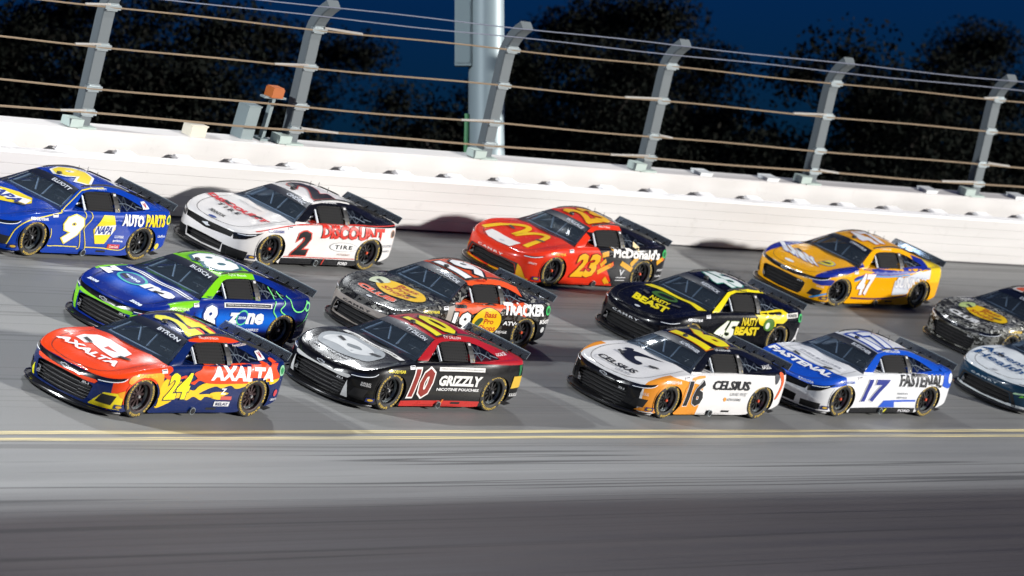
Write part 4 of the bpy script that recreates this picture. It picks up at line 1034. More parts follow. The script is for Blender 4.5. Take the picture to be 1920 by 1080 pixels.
C.append(dict(num='10', kind='c', pose=(.914, 1.795, -.011), base='#0f0f10', rough=.3,
    label='black race car with dark red roof and skirt, number 10, beside the yellow line',
    zones=[('#b3222a', ROOFSIDE), ('#c8322c', ROCK)],
    decals=com('TY DILLON', '#e6d52a') + [num('10', (.90, .33, .26, .765), '#8d2a20', ('#f2ece8', .05), shear=.16), txt('side', 'GRIZZLY', (.17, -.95, .46, .655), '#f4f4f0', bold=.05), txt('side', 'NICOTINE POUCHES', (.18, -.93, .375, .425), '#f2f2f2', bold=.03),
    poly('side', [(.23, .725), (-.97, .73), (-.97, .80), (.23, .79)], '#eceae6', name='warning_strip'), txt('side', 'WARNING: This product contains nicotine. Nicotine is an addictive chemical.', (.18, -.92, .748, .775), '#4a4a4a', lift=.009, bold=0.),
    poly('side', [(-1.78, .45), (-2.10, .46), (-2.08, .67), (-1.80, .67)], '#d8b23c', name='sticker', lift=.006), txt('side', 'KAULIG', (-1.80, -2.06, .30, .36), '#e8e8e8'), poly('side', [(-1.92, .86), (-2.02, .86), (-2.0, .68), (-1.95, .66)], '#1d6b3f', name='fuel_port'),
    poly('hood', [(1.80, -.55), (1.86, -.2), (1.82, .25), (1.72, .52), (1.45, .55), (1.25, .50), (1.10, .30), (1.06, -.25), (1.15, -.60), (1.45, -.75)], '#9aa0a4', smooth=4, name='hood_picture'), poly('hood', [(1.68, -.55), (1.62, -.2), (1.66, .15), (1.5, .36), (1.3, .30), (1.18, 0), (1.22, -.45), (1.45, -.62)], '#d9dcdc', smooth=4, name='hood_picture', lift=.006), poly('hood', [(1.5, -.12), (1.42, .12), (1.34, -.02), (1.42, -.2)], '#6f777b', smooth=4, name='hood_picture', lift=.008),
    poly('hood', [(1.06, -.70), (1.10, .72), (.99, .74), (.96, -.68)], '#e8e8e4', name='warning_strip', lift=.006), txt('hood', 'GRIZZLY NICOTINE POUCHES', (-.55, .6, 1.07, 1.02), '#3a3a3a', lift=.009, bold=.02),
    txt('hood', 'NICOTINE POUCHES', (-.5, .5, 1.95, 1.89), '#cfd2d4', bold=.03),
    roofn('10', (.06, -.60, .52, -.34), '#efe31c', ('#2a0a0c', .04)), txt('side', 'TY DILLON', (-.06, -.48, 1.19, 1.222), '#f0d8d8', name='driver_name'),
    poly('nose', [(-.62, .12), (-.66, .44), (-.60, .47), (0, .482), (.60, .47), (.66, .44), (.62, .12), (.70, .12), (.72, .50), (.62, .515), (.3, .49), (0, .482), (-.3, .49), (-.62, .515), (-.72, .50), (-.70, .12)], '#c7c7c4', name='nose_bar') if False else nose_bar('#c9c9c6'),
    poly('nose', [(.57, .13), (.62, .42), (.70, .13)], '#d8d8d6', name='nose_stripe'), poly('nose', [(-.57, .13), (-.62, .42), (-.70, .13)], '#d8d8d6', name='nose_stripe'), txt('nose', '10', (-.92, -.80, .42, .50), '#c04a4a'), txt('nose', 'KAULIG\nRACING', (.86, 1.04, .40, .47), '#e6e6e6'),
    txt('side', 'LUCAS OIL', (-1.36, -1.72, .965, 1.0), '#f2f2f2'), poly('side', [(-.02, .10), (-.05, .22), (-.09, .22), (-.06, .10)], '#e0702a', name='jack_mark', lift=.006)]))
C.append(dict(num='16', kind='c', pose=(-6.492, 1.479, -.002), base='#ecebea', rednut=True,
    label='white race car with black roof and orange front fender, number 16',
    zones=[('#10131d', ROOFSIDE), ('#121316', [(-.19, 0, -1, -.975), (1, 0, 0, 1.7), (0, -1, 0, -.80)]), ('#ef9a34', [(0, 0, -1, -.80), (1, 0, 0, .42), (-1, 0, 0, -2.02), (-.30, 0, 1, -.40), (.16, 0, -1, -.58), (0, 1, 0, .80)])],
    decals=com('ALLMENDINGER', '#f2ece0') + [num('16', (.92, .36, .26, .755), '#14161c', ('#f4f4f4', .02), shear=.10), txt('side', 'CELSIUS', (.15, -.94, .57, .75), '#15171d', bold=.03), txt('side', 'LIVE FIT', (-.45, -.92, .46, .52), '#a4a6aa'),
    poly('side', [(1.02, .24), (.98, .60), (.80, .79), (.60, .82), (.42, .825), (.42, .79), (.70, .76), (.86, .60), (.90, .30), (.78, .22)], '#ef9a34', name='fender_panel'),
    poly('side', [(-1.78, .90), (-1.92, .90), (-1.98, .70), (-1.88, .45), (-1.80, .42), (-1.90, .70)], '#e8612c', name='quarter_stripe', smooth=3), poly('side', [(-1.64, .88), (-1.80, .86), (-1.75, .73), (-1.68, .72)], '#43464e', name='quarter_patch', smooth=3),
    txt('side', 'ACTION INDUSTRIES', (-.38, -.78, .36, .41), '#4a4c52'), poly('side', ell(-.32, .385, .04, .04), '#ef9a34'), poly('side', [(.12, .10), (-.02, .10), (-.02, .17), (.12, .17)], '#1a1a1c', name='skirt_mark'),
    txt('hood', 'CELSIUS', (-.50, .42, 1.94, 1.78), '#16181f', bold=.03), txt('hood', 'LIVE FIT', (.08, .42, 2.06, 2.0), '#8c8f95'),
    poly('hood', [(1.40, -.40), (1.52, -.12), (1.52, .16), (1.38, .14), (1.36, -.05), (1.24, -.16), (1.06, .0), (.96, .30), (1.0, -.08), (1.14, -.38)], '#14182a', smooth=4, name='hood_logo'), poly('hood', [(1.12, -.52), (1.04, -.40), (1.14, -.34), (1.2, -.46)], '#14182a', smooth=3, name='hood_logo'),
    roofn('16', (.14, -.68, .54, -.42), '#f3e416', ('#d8742a', .02)), txt('side', 'AJ ALLMENDINGER', (-.05, -.5, 1.19, 1.22), '#d8dce2', name='driver_name'),
    poly('nose', [(-1.2, .12), (-.95, .12), (-.92, .4), (-1.05, .52), (-1.2, .4)], '#ef9a34', name='fender_panel'), poly('nose', [(.80, .12), (.90, .18), (1.15, .22), (1.15, .12)], '#ef9a34', name='fender_panel'),
    txt('nose', 'KAULIG', (.84, 1.0, .42, .47), '#d8d8d8'), txt('side', 'KAULIG', (-1.36, -1.66, .94, .99), '#e6e6e6')]))
C.append(dict(num='17', kind='m', pose=(-12.021, 1.598, .003), base='#eef0f2', rednut=True,
    label='white and blue race car, number 17, tucked behind the white and orange one',
    zones=[('#1b55c9', [(.19, 0, 1, .93), (1, 0, 0, 1.42)]), ('#1b55c9', [(0, 0, 1, .868), (-1, 0, 0, -.83), (0, 1, 0, .56)]), ('#1b55c9', [(0, -1, 0, -.56), (0, 0, 1, .9), (0, 1, 0, .44), (-1, 0, 0, .5)]), ('#17181b', ROCK), ('#f2f3f5', [(0, 0, -1, -.33), (1, 0, 0, 1.7)])],
    decals=com('BUESCHER', '#5a74c0', 'm') + [num('17', (.74, .05, .31, .76), '#1d2f8a', ('#f4f4f6', .02), shear=.22), txt('side', 'FASTENAL', (-.36, -1.68, .63, .88), '#17181c', bold=.03, outline=('#c8cbd0', .02)),
    poly('side', [(.14, .20), (.02, .34), (-1.05, .37), (-1.05, .33), (-.32, .31), (-.38, .20)], '#1d57cc', name='blue_flash'), poly('side', [(-1.72, .95), (-2.05, .94), (-2.15, .62), (-1.95, .60), (-1.72, .66)], '#1d57cc', name='blue_flash'), poly('side', ell(-1.99, .80, .09, .10), '#dfe3ea', name='fuel_port', lift=.007),
    txt('side', 'PARTS', (-.38, -.70, .46, .50), '#888c94'), txt('side', 'SERVICE', (-.38, -.70, .38, .42), '#888c94'), poly('side', [(-.06, .09), (-.12, .17), (-.17, .17), (-.13, .09)], '#d8d023', name='jack_mark'), txt('side', 'FORD', (-.55, -.92, .105, .16), '#e6e6ea', bold=.03),
    txt('hood', 'FASTENAL', (-.84, .74, 1.74, 1.52), '#ffffff', bold=.05), poly('hood', [(1.22, -.72), (1.26, .66), (1.06, .62), (1.02, -.66)], '#f4f5f7', name='white_stripe', lift=.0035), txt('hood', 'CHRIS BUESCHER', (-.5, .55, 1.19, 1.10), '#a9adb6', lift=.008), poly('hood', [(1.38, -.80), (1.42, .74), (1.34, .73), (1.31, -.79)], '#f4f5f7', name='white_stripe', lift=.0035),
    txt('nose', 'KROGER', (.38, .74, .575, .61), '#dfe6f4', lift=.006), roofn('17', (.10, -.60, .52, -.30), '#eef1f6', ('#1d49b4', .06)), txt('side', 'CHRIS BUESCHER', (-.06, -.5, 1.19, 1.222), '#dfe6f2', name='driver_name')]))
C.append(dict(num='8', kind='c', pose=(3.511, 4.405, .013), base='#0c2a86', steer=.02,
    label='blue race car with lime green roof and front pillars, number 8, behind the flame-painted leader',
    zones=[('#1b6fe0', [(0, 0, 1, .42), (0, 0, -1, -.66), (-1, 0, 0, -.9)], .16), ('#0f1f66', [(-1, 0, 0, 1.45)], .5), ('#1f6ae6', [(.19, 0, 1, .97), (1, 0, 0, 1.15), (-1, 0, 0, -1.75), (0, -1, 0, -.55)], .3),
           ('#7fd41c', [(0, 0, 1, .868), (-1, 0, 0, -.83), (1, 0, 0, -.72)]), ('#7fd41c', [(.36, 0, 1, 1.135), (0, 1, 0, .845), (-1, 0, 0, -1.62), (1, 0, 0, .6)])],
    decals=com('BUSCH', '#d9f0b0') + [num('8', (.76, .36, .30, .78), '#ffffff', ('#123a8a', .05)), txt('side', 'zone', (.04, -.86, .46, .67), '#f6f9ff', bold=.05), poly('side', ell(-.30, .575, .15, .14), '#5fd49a', name='logo_ring', lift=.009), poly('side', ell(-.30, .575, .122, .115), '#143a9c', name='logo_disc', lift=.011), txt('side', 'zone', (-.20, -.40, .55, .60), '#dff4ff', lift=.013, bold=.03),
    poly('side', [(.22, .745), (-1.0, .755), (-1.0, .83), (.22, .82)], '#f0f0ee', name='warning_strip'), poly('side', [(.19, .755), (-.97, .765), (-.97, .82), (.19, .81)], '#1d1d20', name='warning_strip', lift=.006), txt('side', 'WARNING: This product contains nicotine. Nicotine is an addictive chemical.', (.15, -.92, .777, .80), '#f0f0f0', lift=.009, bold=0.),
    *[poly('side', band(b, .022), '#7ff08a', name='neon_line', lift=.005) for b in ([(-1.02, 1.06), (-1.10, .90), (-1.05, .72), (-1.16, .6), (-1.1, .5)], [(-1.22, 1.0), (-1.32, .86), (-1.22, .74), (-1.36, .66)], [(-1.45, .95), (-1.52, .80), (-1.66, .72), (-1.85, .74), (-1.95, .9)], [(-1.6, .5), (-1.78, .45), (-1.98, .55), (-2.06, .7)])], *fuel('#79e08d', '#14306e'),
    txt('side', "Cheddar's", (-1.72, -2.04, .36, .44), '#e4e8f0'), txt('side', 'RAMIREZ', (-.40, -.80, .34, .385), '#e4e8f0'),
    txt('hood', 'z', (-.85, -.60, 1.56, 1.22), '#ffffff', bold=.06), txt('hood', 'ne', (.0, .70, 1.44, 1.18), '#ffffff', bold=.06), poly('hood', ell(1.32, -.28, .23, .30), '#39c3b8', name='logo_ring', lift=.006), poly('hood', ell(1.32, -.28, .185, .25), '#10308c', name='logo_disc', lift=.008), txt('hood', 'zone', (-.46, -.10, 1.37, 1.28), '#dff4ff', lift=.010, bold=.03),
    txt('hood', 'zone', (.40, .66, 2.06, 1.98), '#e8f0ff', bold=.05), txt('hood', 'zone', (-.66, -.42, 2.02, 1.94), '#e8f0ff', bold=.05), poly('hood', [(1.0, -.76), (1.04, .80), (1.0, .81), (.965, -.75)], '#f0f2f6', name='warning_strip'), poly('hood', [(.94, -.74), (.97, .80), (.93, .80), (.905, -.74)], '#eef1f4', name='warning_strip'),
    nose_bar('#7fd41c'), poly('nose', [(.60, .13), (.62, .46), (.75, .51), (.70, .36), (.68, .13)], '#7fd41c', name='nose_stripe'), poly('nose', [(-.60, .13), (-.62, .46), (-.95, .56), (-.78, .40), (-.68, .13)], '#7fd41c', name='nose_stripe'),
    roofn('8', (.12, -.62, .46, -.34), '#ffffff', ('#17606e', .05)), txt('side', 'Kyle Busch', (-.06, -.5, 1.185, 1.222), '#e6f4d8', name='driver_name'), txt('side', 'sparco', (.52, .22, .90, 1.02), '#12305a') if False else txt('side', 'sparco', (.60, .42, .865, .895), '#12305a', bold=.03)]))
CAMO = ['#151516', '#4d4d4b', '#8e8d86', '#232322']
C.append(dict(num='19', kind='t', pose=(-3.413, 4.62, -.005), base='camo', camo=CAMO, rednut=True,
    label='camouflage race car with orange roof and yellow oval on its hood, number 19',
    zones=[('#ef5a2c', [(0, 0, 1, 1.13), (-1, 0, 0, -.15), (1, 0, 0, -1.25)]), ('#ef5a2c', [(-.22, 0, 1, .96), (-1, 0, 0, .05), (1, 0, 0, -1.3)]), ('#17181a', [(0, 0, -1, -.60), (-1, 0, 0, .75)]), ('#9a928b', [(1, 0, 0, 1.9), (0, 0, -1, -.50)])],
    decals=com('BRISCOE', '#e8d52a', 't') + [num('19', (.74, .20, .30, .715), '#fafafa', ('#141416', .05), shear=.08), poly('side', [(.62, .86), (.20, .86), (-.75, .89), (-.55, .72), (.05, .72), (.5, .60), (.72, .76)], '#ef5a2c', name='orange_panel'), poly('side', [(.9, .80), (.62, .84), (.72, .76), (.5, .6), (.6, .5), (.95, .55)], '#a59d95', name='grey_panel'),
    poly('side', ell(-.27, .55, .42, .27), '#1a1a1a', name='oval_border', lift=.006), poly('side', ell(-.27, .55, .40, .255), '#f2c414', name='oval_sign', lift=.008), txt('side', 'Bass\nPro\nShops', (-.10, -.56, .34, .74), '#c2301c', lift=.010, bold=.02, name='oval_lettering'), poly('side', [(.06, .52), (-.05, .62), (-.16, .60), (-.1, .5), (0, .44)], '#3f5a34', smooth=3, name='fish_shape', lift=.010),
    txt('side', 'TRACKER', (-.68, -1.84, .70, .91), '#ffffff', bold=.05), txt('side', "ATVs", (-.74, -1.12, .50, .58), '#f4f4f4', bold=.04), txt('side', 'BOATS', (-1.76, -2.08, .55, .63), '#f4f4f4', bold=.04), txt('side', 'RIDGE', (-.60, -.90, .34, .39), '#e0e0e0'), *fuel('#44c46a', '#1d4f30'), poly('side', ell(-1.93, .43, .06, .055), '#c9cbcc', name='sticker'),
    poly('hood', ell(1.34, .10, .335, .58), '#1c1c1c', name='oval_border', lift=.005), poly('hood', ell(1.34, .10, .32, .565), '#f3c313', name='oval_sign', lift=.007), txt('hood', 'Bass\nPro\nShops', (-.22, .46, 1.58, 1.08), '#b32a16', lift=.009, bold=.02, name='oval_lettering'), txt('hood', 'CLUB', (-.50, .44, 1.90, 1.74), '#ef5a2c', outline=('#f4f4f4', .03), bold=.05, lift=.011), poly('hood', [(1.55, -.5), (1.35, -.62), (1.15, -.55), (1.2, -.3), (1.42, -.32)], '#d8e0c0', smooth=4, name='fish_shape', lift=.009),
    txt('nose', 'CAMRY', (-.42, .30, .415, .455), '#232325', bold=.03, space=1.3), roofn('19', (.10, -.66, .50, -.38), '#ffffff', ('#1a1a1c', .05)), txt('side', 'RESER', (-.05, -.35, 1.19, 1.22), '#b02a1c')]))
C.append(dict(num='9', kind='c', pose=(2.579, 8.517, .008), base='#0f3ea8',
    label='blue race car with white number 9, cut off by the left picture edge', zones=[],
    decals=com('ELLIOTT', '#f4f6fa') + [num('9', (.74, .20, .29, .795), '#ffffff', ('#e8d84a', .03), shear=.20),
    poly('side', [(-.10, .55), (-.30, .82), (-.56, .82), (-.66, .58), (-.46, .30), (-.22, .29)], '#f3d81c', name='hexagon_sign'), poly('side', [(-.14, .61), (-.64, .66), (-.60, .48), (-.16, .45)], '#f6f7fa', name='hexagon_band', lift=.0065), txt('side', 'NAPA', (-.17, -.59, .475, .63), '#12358f', bold=.04, lift=.009, shear=.1),
    txt('side', 'AUTO', (-.78, -1.30, .655, .86), '#ffffff', bold=.055), txt('side', 'PARTS', (-1.36, -1.90, .665, .885), '#f3d81c', bold=.055), *fuel('#efe24a', '#1f7a3f', -2.03, .79),
    *[poly('side', band(b, .017), '#f0dc3a', name='pin_stripe', lift=.005) for b in ([(.18, .85), (.16, .78), (.26, .62), (.22, .45), (.16, .22), (.22, .18)], [(.02, .855), (0, .76), (.14, .58), (.10, .45), (.02, .26), (.0, .18)], [(1.04, .55), (1.0, .42), (1.02, .24), (.75, .23), (.22, .22)], [(0, .22), (-.4, .22), (-.9, .20), (-1.05, .34), (-1.15, .52)], [(1.95, .2), (1.86, .5), (1.6, .68), (1.1, .78), (.8, .82)])],
    poly('side', [(.80, .825), (.74, .845), (.10, 1.165), (-.1, 1.205), (-.45, 1.225), (-.45, 1.212), (-.1, 1.188), (.12, 1.145), (.76, .825)], '#f0dc3a', name='pin_stripe', lift=.006),
    txt('side', 'LLUMAR', (-.68, -.90, .42, .47), '#e6ebf4'), txt('side', 'prime', (-.66, -.90, .34, .39), '#f2f4f8', bold=.03), poly('side', [(-.56, .215), (-.86, .22), (-.86, .30), (-.56, .30)], '#d23a3a', name='sticker'), txt('side', 'Coca-Cola', (-.60, -.83, .235, .285), '#f8ecec', lift=.008), txt('side', 'UniFirst', (-1.78, -2.02, .47, .52), '#e8eef8'), poly('side', ell(-1.84, .30, .06, .06), '#e9d24a', name='sticker'),
    poly('hood', [(1.62, -.72), (1.34, -.75), (.92, -.1), (.92, .24), (1.14, .46), (1.36, .46), (1.70, -.2), (1.74, -.5)], '#f3d81c', name='hexagon_sign'), poly('hood', [(1.52, -.74), (1.36, -.76), (1.0, .30), (1.22, .46), (1.40, .40)], '#f6f7fa', name='hexagon_band', lift=.0065) if False else poly('hood', [(1.50, -.72), (1.22, -.56), (1.04, .35), (1.28, .46)], '#f6f7fa', name='hexagon_band', lift=.0065), txt('hood', 'NAPA', (-.60, .34, 1.40, 1.14), '#12358f', bold=.04, lift=.009),
    roofn('9', (.12, -.58, .48, -.38), '#f3d81c', ('#f4f4f0', .04)), txt('side', 'CHASE ELLIOTT', (-.10, -.5, 1.185, 1.21), '#f0f4fa', name='driver_name', lift=.009), poly('side', [(-1.36, .93), (-1.54, .945), (-1.52, 1.03), (-1.38, 1.03)], '#f2f4f6', name='sticker', lift=.008), txt('side', 'V', (-1.40, -1.50, .955, 1.01), '#c02a30', lift=.011, bold=.06)]))
C.append(dict(num='2', kind='m', pose=(-3.531, 8.501, .005), base='#eeebe8', rednut=True,
    label='white race car with black pillars and red lettering, number 2, running beside the wall',
    zones=[('#14151c', [(0, 0, 1, .872), (-1, 0, 0, -.82), (0, 1, 0, .575)]), ('#14151c', [(-1, 0, 0, .9), (0, 0, 1, .90)]), ('#18191d', [(0, 0, -1, -.20), (-1, 0, 0, -1.06)])],
    decals=com('CINDRIC', '#3a4a94', 'm') + [num('2', (.76, .32, .265, .735), '#15161a', ('#e04a38', .035), shear=.28), txt('side', 'DISCOUNT', (.05, -1.68, .61, .865), '#d9301f', bold=.055, outline=('#1a1414', .012)), poly('side', ell(-.64, .455, .38, .09), '#8c8e92', name='plate_border', lift=.005), poly('side', ell(-.64, .455, .37, .082), '#f4f3f0', name='plate', lift=.007), txt('side', 'TIRE', (-.40, -.88, .415, .495), '#17181c', bold=.03, lift=.010, space=1.3),
    poly('side', band([(1.0, .235), (.4, .225), (-.4, .225), (-1.03, .235)], .016), '#c8372c', name='pin_stripe'), poly('side', band([(1.85, .66), (1.5, .745), (1.1, .80), (.6, .835), (0, .855), (-1., .885), (-2.05, .915)], .016), '#c8372c', name='pin_stripe', lift=.006), txt('side', 'FORD', (-.62, -.88, .10, .165), '#f0f0f0', bold=.04), poly('side', [(-.16, .085), (-.18, .21), (-.21, .21), (-.19, .085)], '#cf3b2c', name='jack_mark'), poly('side', ell(-1.98, .76, .07, .08), '#cfa48c', name='fuel_port'), poly('side', ell(-1.98, .76, .05, .06), '#5a5350', name='fuel_port', lift=.006),
    txt('side', 'FREIGHTLINER', (-1.70, -2.04, .50, .55), '#9a9ca4'), txt('side', 'MENARDS', (-1.70, -1.98, .40, .44), '#6a6c74'), txt('side', 'MOTORCRAFT', (-.52, -.86, .29, .33), '#b08e80'),
    txt('hood', 'DISCOUNT', (-.88, .68, 1.47, 1.30), '#d42a34', bold=.055), txt('hood', 'TIRE', (-.46, .14, 1.63, 1.52), '#2a2c30', bold=.03, space=1.4), txt('hood', 'PENNZOIL', (-.30, .10, 1.96, 1.86), '#1a1b20', bold=.04), poly('hood', ell(2.10, -.03, .05, .11), '#dfe3ea', name='nose_emblem', lift=.005), poly('hood', ell(2.10, -.03, .042, .10), '#20418c', name='nose_emblem', lift=.007), txt('hood', 'AUSTIN CINDRIC', (-.45, .20, 1.07, 1.02), '#a6a8ac'),
    roofn('2', (.02, -.55, .48, -.40), '#15161c', ('#c43a30', .02)), txt('side', 'AUSTIN CINDRIC', (-.05, -.48, 1.19, 1.222), '#e8e8ea', name='driver_name'), poly('nose', sym([(.0, .10), (0, .125), (.45, .128), (.50, .30), (1.0, .28), (.98, .10)]), '#141518', name='lower_nose_panel', lift=.003) if False else poly('nose', [(.49, .10), (.49, .27), (1.0, .26), (.98, .10)], '#141518', name='lower_nose_panel'), poly('nose', [(-.49, .10), (-.49, .27), (-1.0, .26), (-.98, .10)], '#141518', name='lower_nose_panel')]))
C.append(dict(num='23', kind='t', pose=(-11.02, 7.978, .003), base='#e8391f', rednut=True,
    label='red race car with a black tail and yellow lettering, number 23, running beside the wall',
    zones=[('#15151a', [(-1, 0, .9, .66), (0, 0, 1, 0)]), ('#e8391f', [(0, 0, 1, 1.10), (1, 0, 0, -.75)])],
    decals=com('WALLACE', '#f0b81e', 't') + [num('23', (.78, .04, .25, .74), '#f4b61a', ('#8c1c10', .03), shear=.22), txt('side', "McDonald's", (-.36, -1.80, .69, .885), '#f4f2ee', bold=.045),
    *[poly('side', band([a, b], .10), cc, name='confetti_bar', lift=.0045) for a, b, cc in (((-.02, .72), (-.22, .76), '#f0a81c'), ((-.05, .50), (-.18, .62), '#f0a81c'), ((.0, .36), (-.42, .54), '#f0a81c'), ((-.25, .24), (-.45, .10), '#f0a81c'), ((-.66, .58), (-1.02, .45), '#f0b020'), ((-.95, .55), (-1.10, .72), '#f0b020'), ((-1.02, .95), (-1.16, .86), '#f3e0b0'), ((-1.40, .66), (-1.55, .72), '#f0a81c'), ((-1.75, .62), (-1.95, .72), '#f0a81c'), ((-.22, .93), (-.38, .85), '#f0a81c'), ((-.30, .48), (-.44, .56), '#e8512a'), ((-1.9, .76), (-2.0, .70), '#e8512a'))], *fuel('#38b866', '#1c6038'),
    txt('side', 'V', (-.66, -.82, .32, .44), '#cfd0d2', bold=.06), poly('side', [(-.62, .26), (-.90, .27), (-.90, .29), (-.62, .28)], '#d0d0d2'), poly('side', [(-.62, .20), (-.90, .21), (-.90, .23), (-.62, .22)], '#d0d0d2'), txt('side', 'XFINITY', (-1.82, -2.06, .44, .49), '#e2e2e4'), txt('side', 'Leidos', (-1.82, -2.06, .32, .37), '#e2e2e4'),
    poly('hood', band([(1.90, -.68), (1.45, -.60), (1.12, -.42), (1.03, -.26), (1.2, -.16), (1.62, -.10)], .125), '#f7c414', name='arches_logo', lift=.007), poly('hood', band([(1.62, -.08), (1.2, .0), (1.02, .14), (1.06, .30), (1.4, .40), (1.88, .48)], .125), '#f7c414', name='arches_logo', lift=.007), poly('hood', [(2.13, -.30), (2.16, .0), (2.13, .30), (1.84, .32), (1.83, -.50), (2.02, -.50)], '#f2ece8', name='white_panel', lift=.006), 
    txt('nose', 'CAMRY', (-.42, .30, .415, .455), '#f0e6e0', bold=.03, space=1.3), poly('nose', [(.68, .12), (.66, .38), (.74, .34), (.90, .12)], '#f3b41c', name='nose_stripe', lift=.006), poly('nose', [(-.90, .12), (-.72, .38), (-.78, .34), (-.96, .14)], '#f3b41c', name='nose_stripe', lift=.006), poly('nose', sym([(0, .085), (0, .125), (.6, .13), (.95, .14), (.95, .09)]), '#f0a81c', name='lip_stripe', lift=.004),
    txt('nose', 'XFINITY', (.86, 1.04, .45, .49), '#f2e8e4'), roofn('23', (.10, -.70, .46, -.38), '#f4b61a', ('#8c1c10', .02)), txt('side', 'Bubba Wallace', (-.06, -.4, 1.19, 1.22), '#f4d8d0', name='driver_name')]))
C.append(dict(num='45', kind='t', pose=(-11.134, 4.608, .004), base='#0c0d15', rough=.26,
    label='black race car with bright yellow pillars and hood lettering, number 45, in the middle lane',
    zones=[],
    decals=com('REDDICK', '#eceef0', 't') + [num('45', (.66, .02, .30, .705), '#f4f6ea', ('#6f8a4a', .02), shear=.25),
    poly('side', [(-.52, .88), (-.9, .90), (-1.45, .935), (-1.52, .80), (-1.40, .70), (-1.36, .62), (-1.0, .60), (-.7, .66), (-.62, .78)], '#f0d814', smooth=3, name='yellow_splash'), txt('side', 'NASTY', (-.14, -.62, .62, .78), '#e8d020', bold=.04, lift=.009), txt('side', 'BEAST', (.02, -.72, .42, .60), '#e8d020', bold=.06, lift=.009), poly('side', ell(-.98, .66, .16, .13), '#4f7a2c', name='beast_eye', lift=.008), poly('side', ell(-.94, .64, .06, .07), '#e8f0e0', name='beast_eye', lift=.010),
    poly('side', [(-1.48, .80), (-1.88, .82), (-1.88, .91), (-1.48, .89)], '#e8e6e0', name='sticker', lift=.006), txt('side', 'MONSTER', (-1.52, -1.84, .825, .885), '#3a3a3c', lift=.009, bold=.04), *fuel('#3fbf6a', '#14502c', -2.0, .80), poly('side', [(-1.98, .60), (-2.04, .60), (-2.02, .42), (-2.12, .32), (-1.98, .36), (-1.86, .30), (-1.96, .44)], '#d8d8da', name='jump_figure'),
    poly('side', [(.80, .835), (.72, .86), (.12, 1.17), (-.1, 1.215), (-.5, 1.24), (-.95, 1.21), (-1.05, 1.17), (-.9, 1.185), (-.5, 1.20), (-.1, 1.18), (.08, 1.13), (.56, .845)], '#f0dc12', name='pillar_stripe', lift=.006), poly('hood', [(1.06, -.74), (.96, -.1), (.98, .42), (1.06, .72), (.86, .76), (.86, -.72)], '#f0dc12', name='hood_stripe', lift=.0045, smooth=0),
    txt('hood', 'BEAST', (-.40, .50, 1.86, 1.58), '#f2e014', bold=.05, shear=-.15), txt('hood', 'NASTY', (-.20, .30, 1.54, 1.36), '#f2e014', bold=.04, shear=-.15), poly('hood', [(1.28, -.34), (1.06, -.30), (1.0, .05), (1.18, .24), (1.30, .0)], '#3f6a2a', smooth=4, name='beast_eye', lift=.006), poly('hood', [(1.22, -.22), (1.10, -.2), (1.06, .05), (1.16, .12)], '#0c0d15', smooth=4, name='beast_eye', lift=.008),
    txt('nose', 'CAMRY', (-.42, .30, .415, .455), '#d8dadd', bold=.03, space=1.3), poly('nose', [(-.98, .40), (-.86, .46), (-.9, .36), (-1.02, .30)], '#f0dc12', name='nose_stripe'), roofn('45', (.08, -.56, .48, -.36), '#eef6f2', ('#48a08c', .03)), txt('side', 'TYLER REDDICK', (-.06, -.44, 1.195, 1.22), '#20202a', name='driver_name', lift=.009)]))
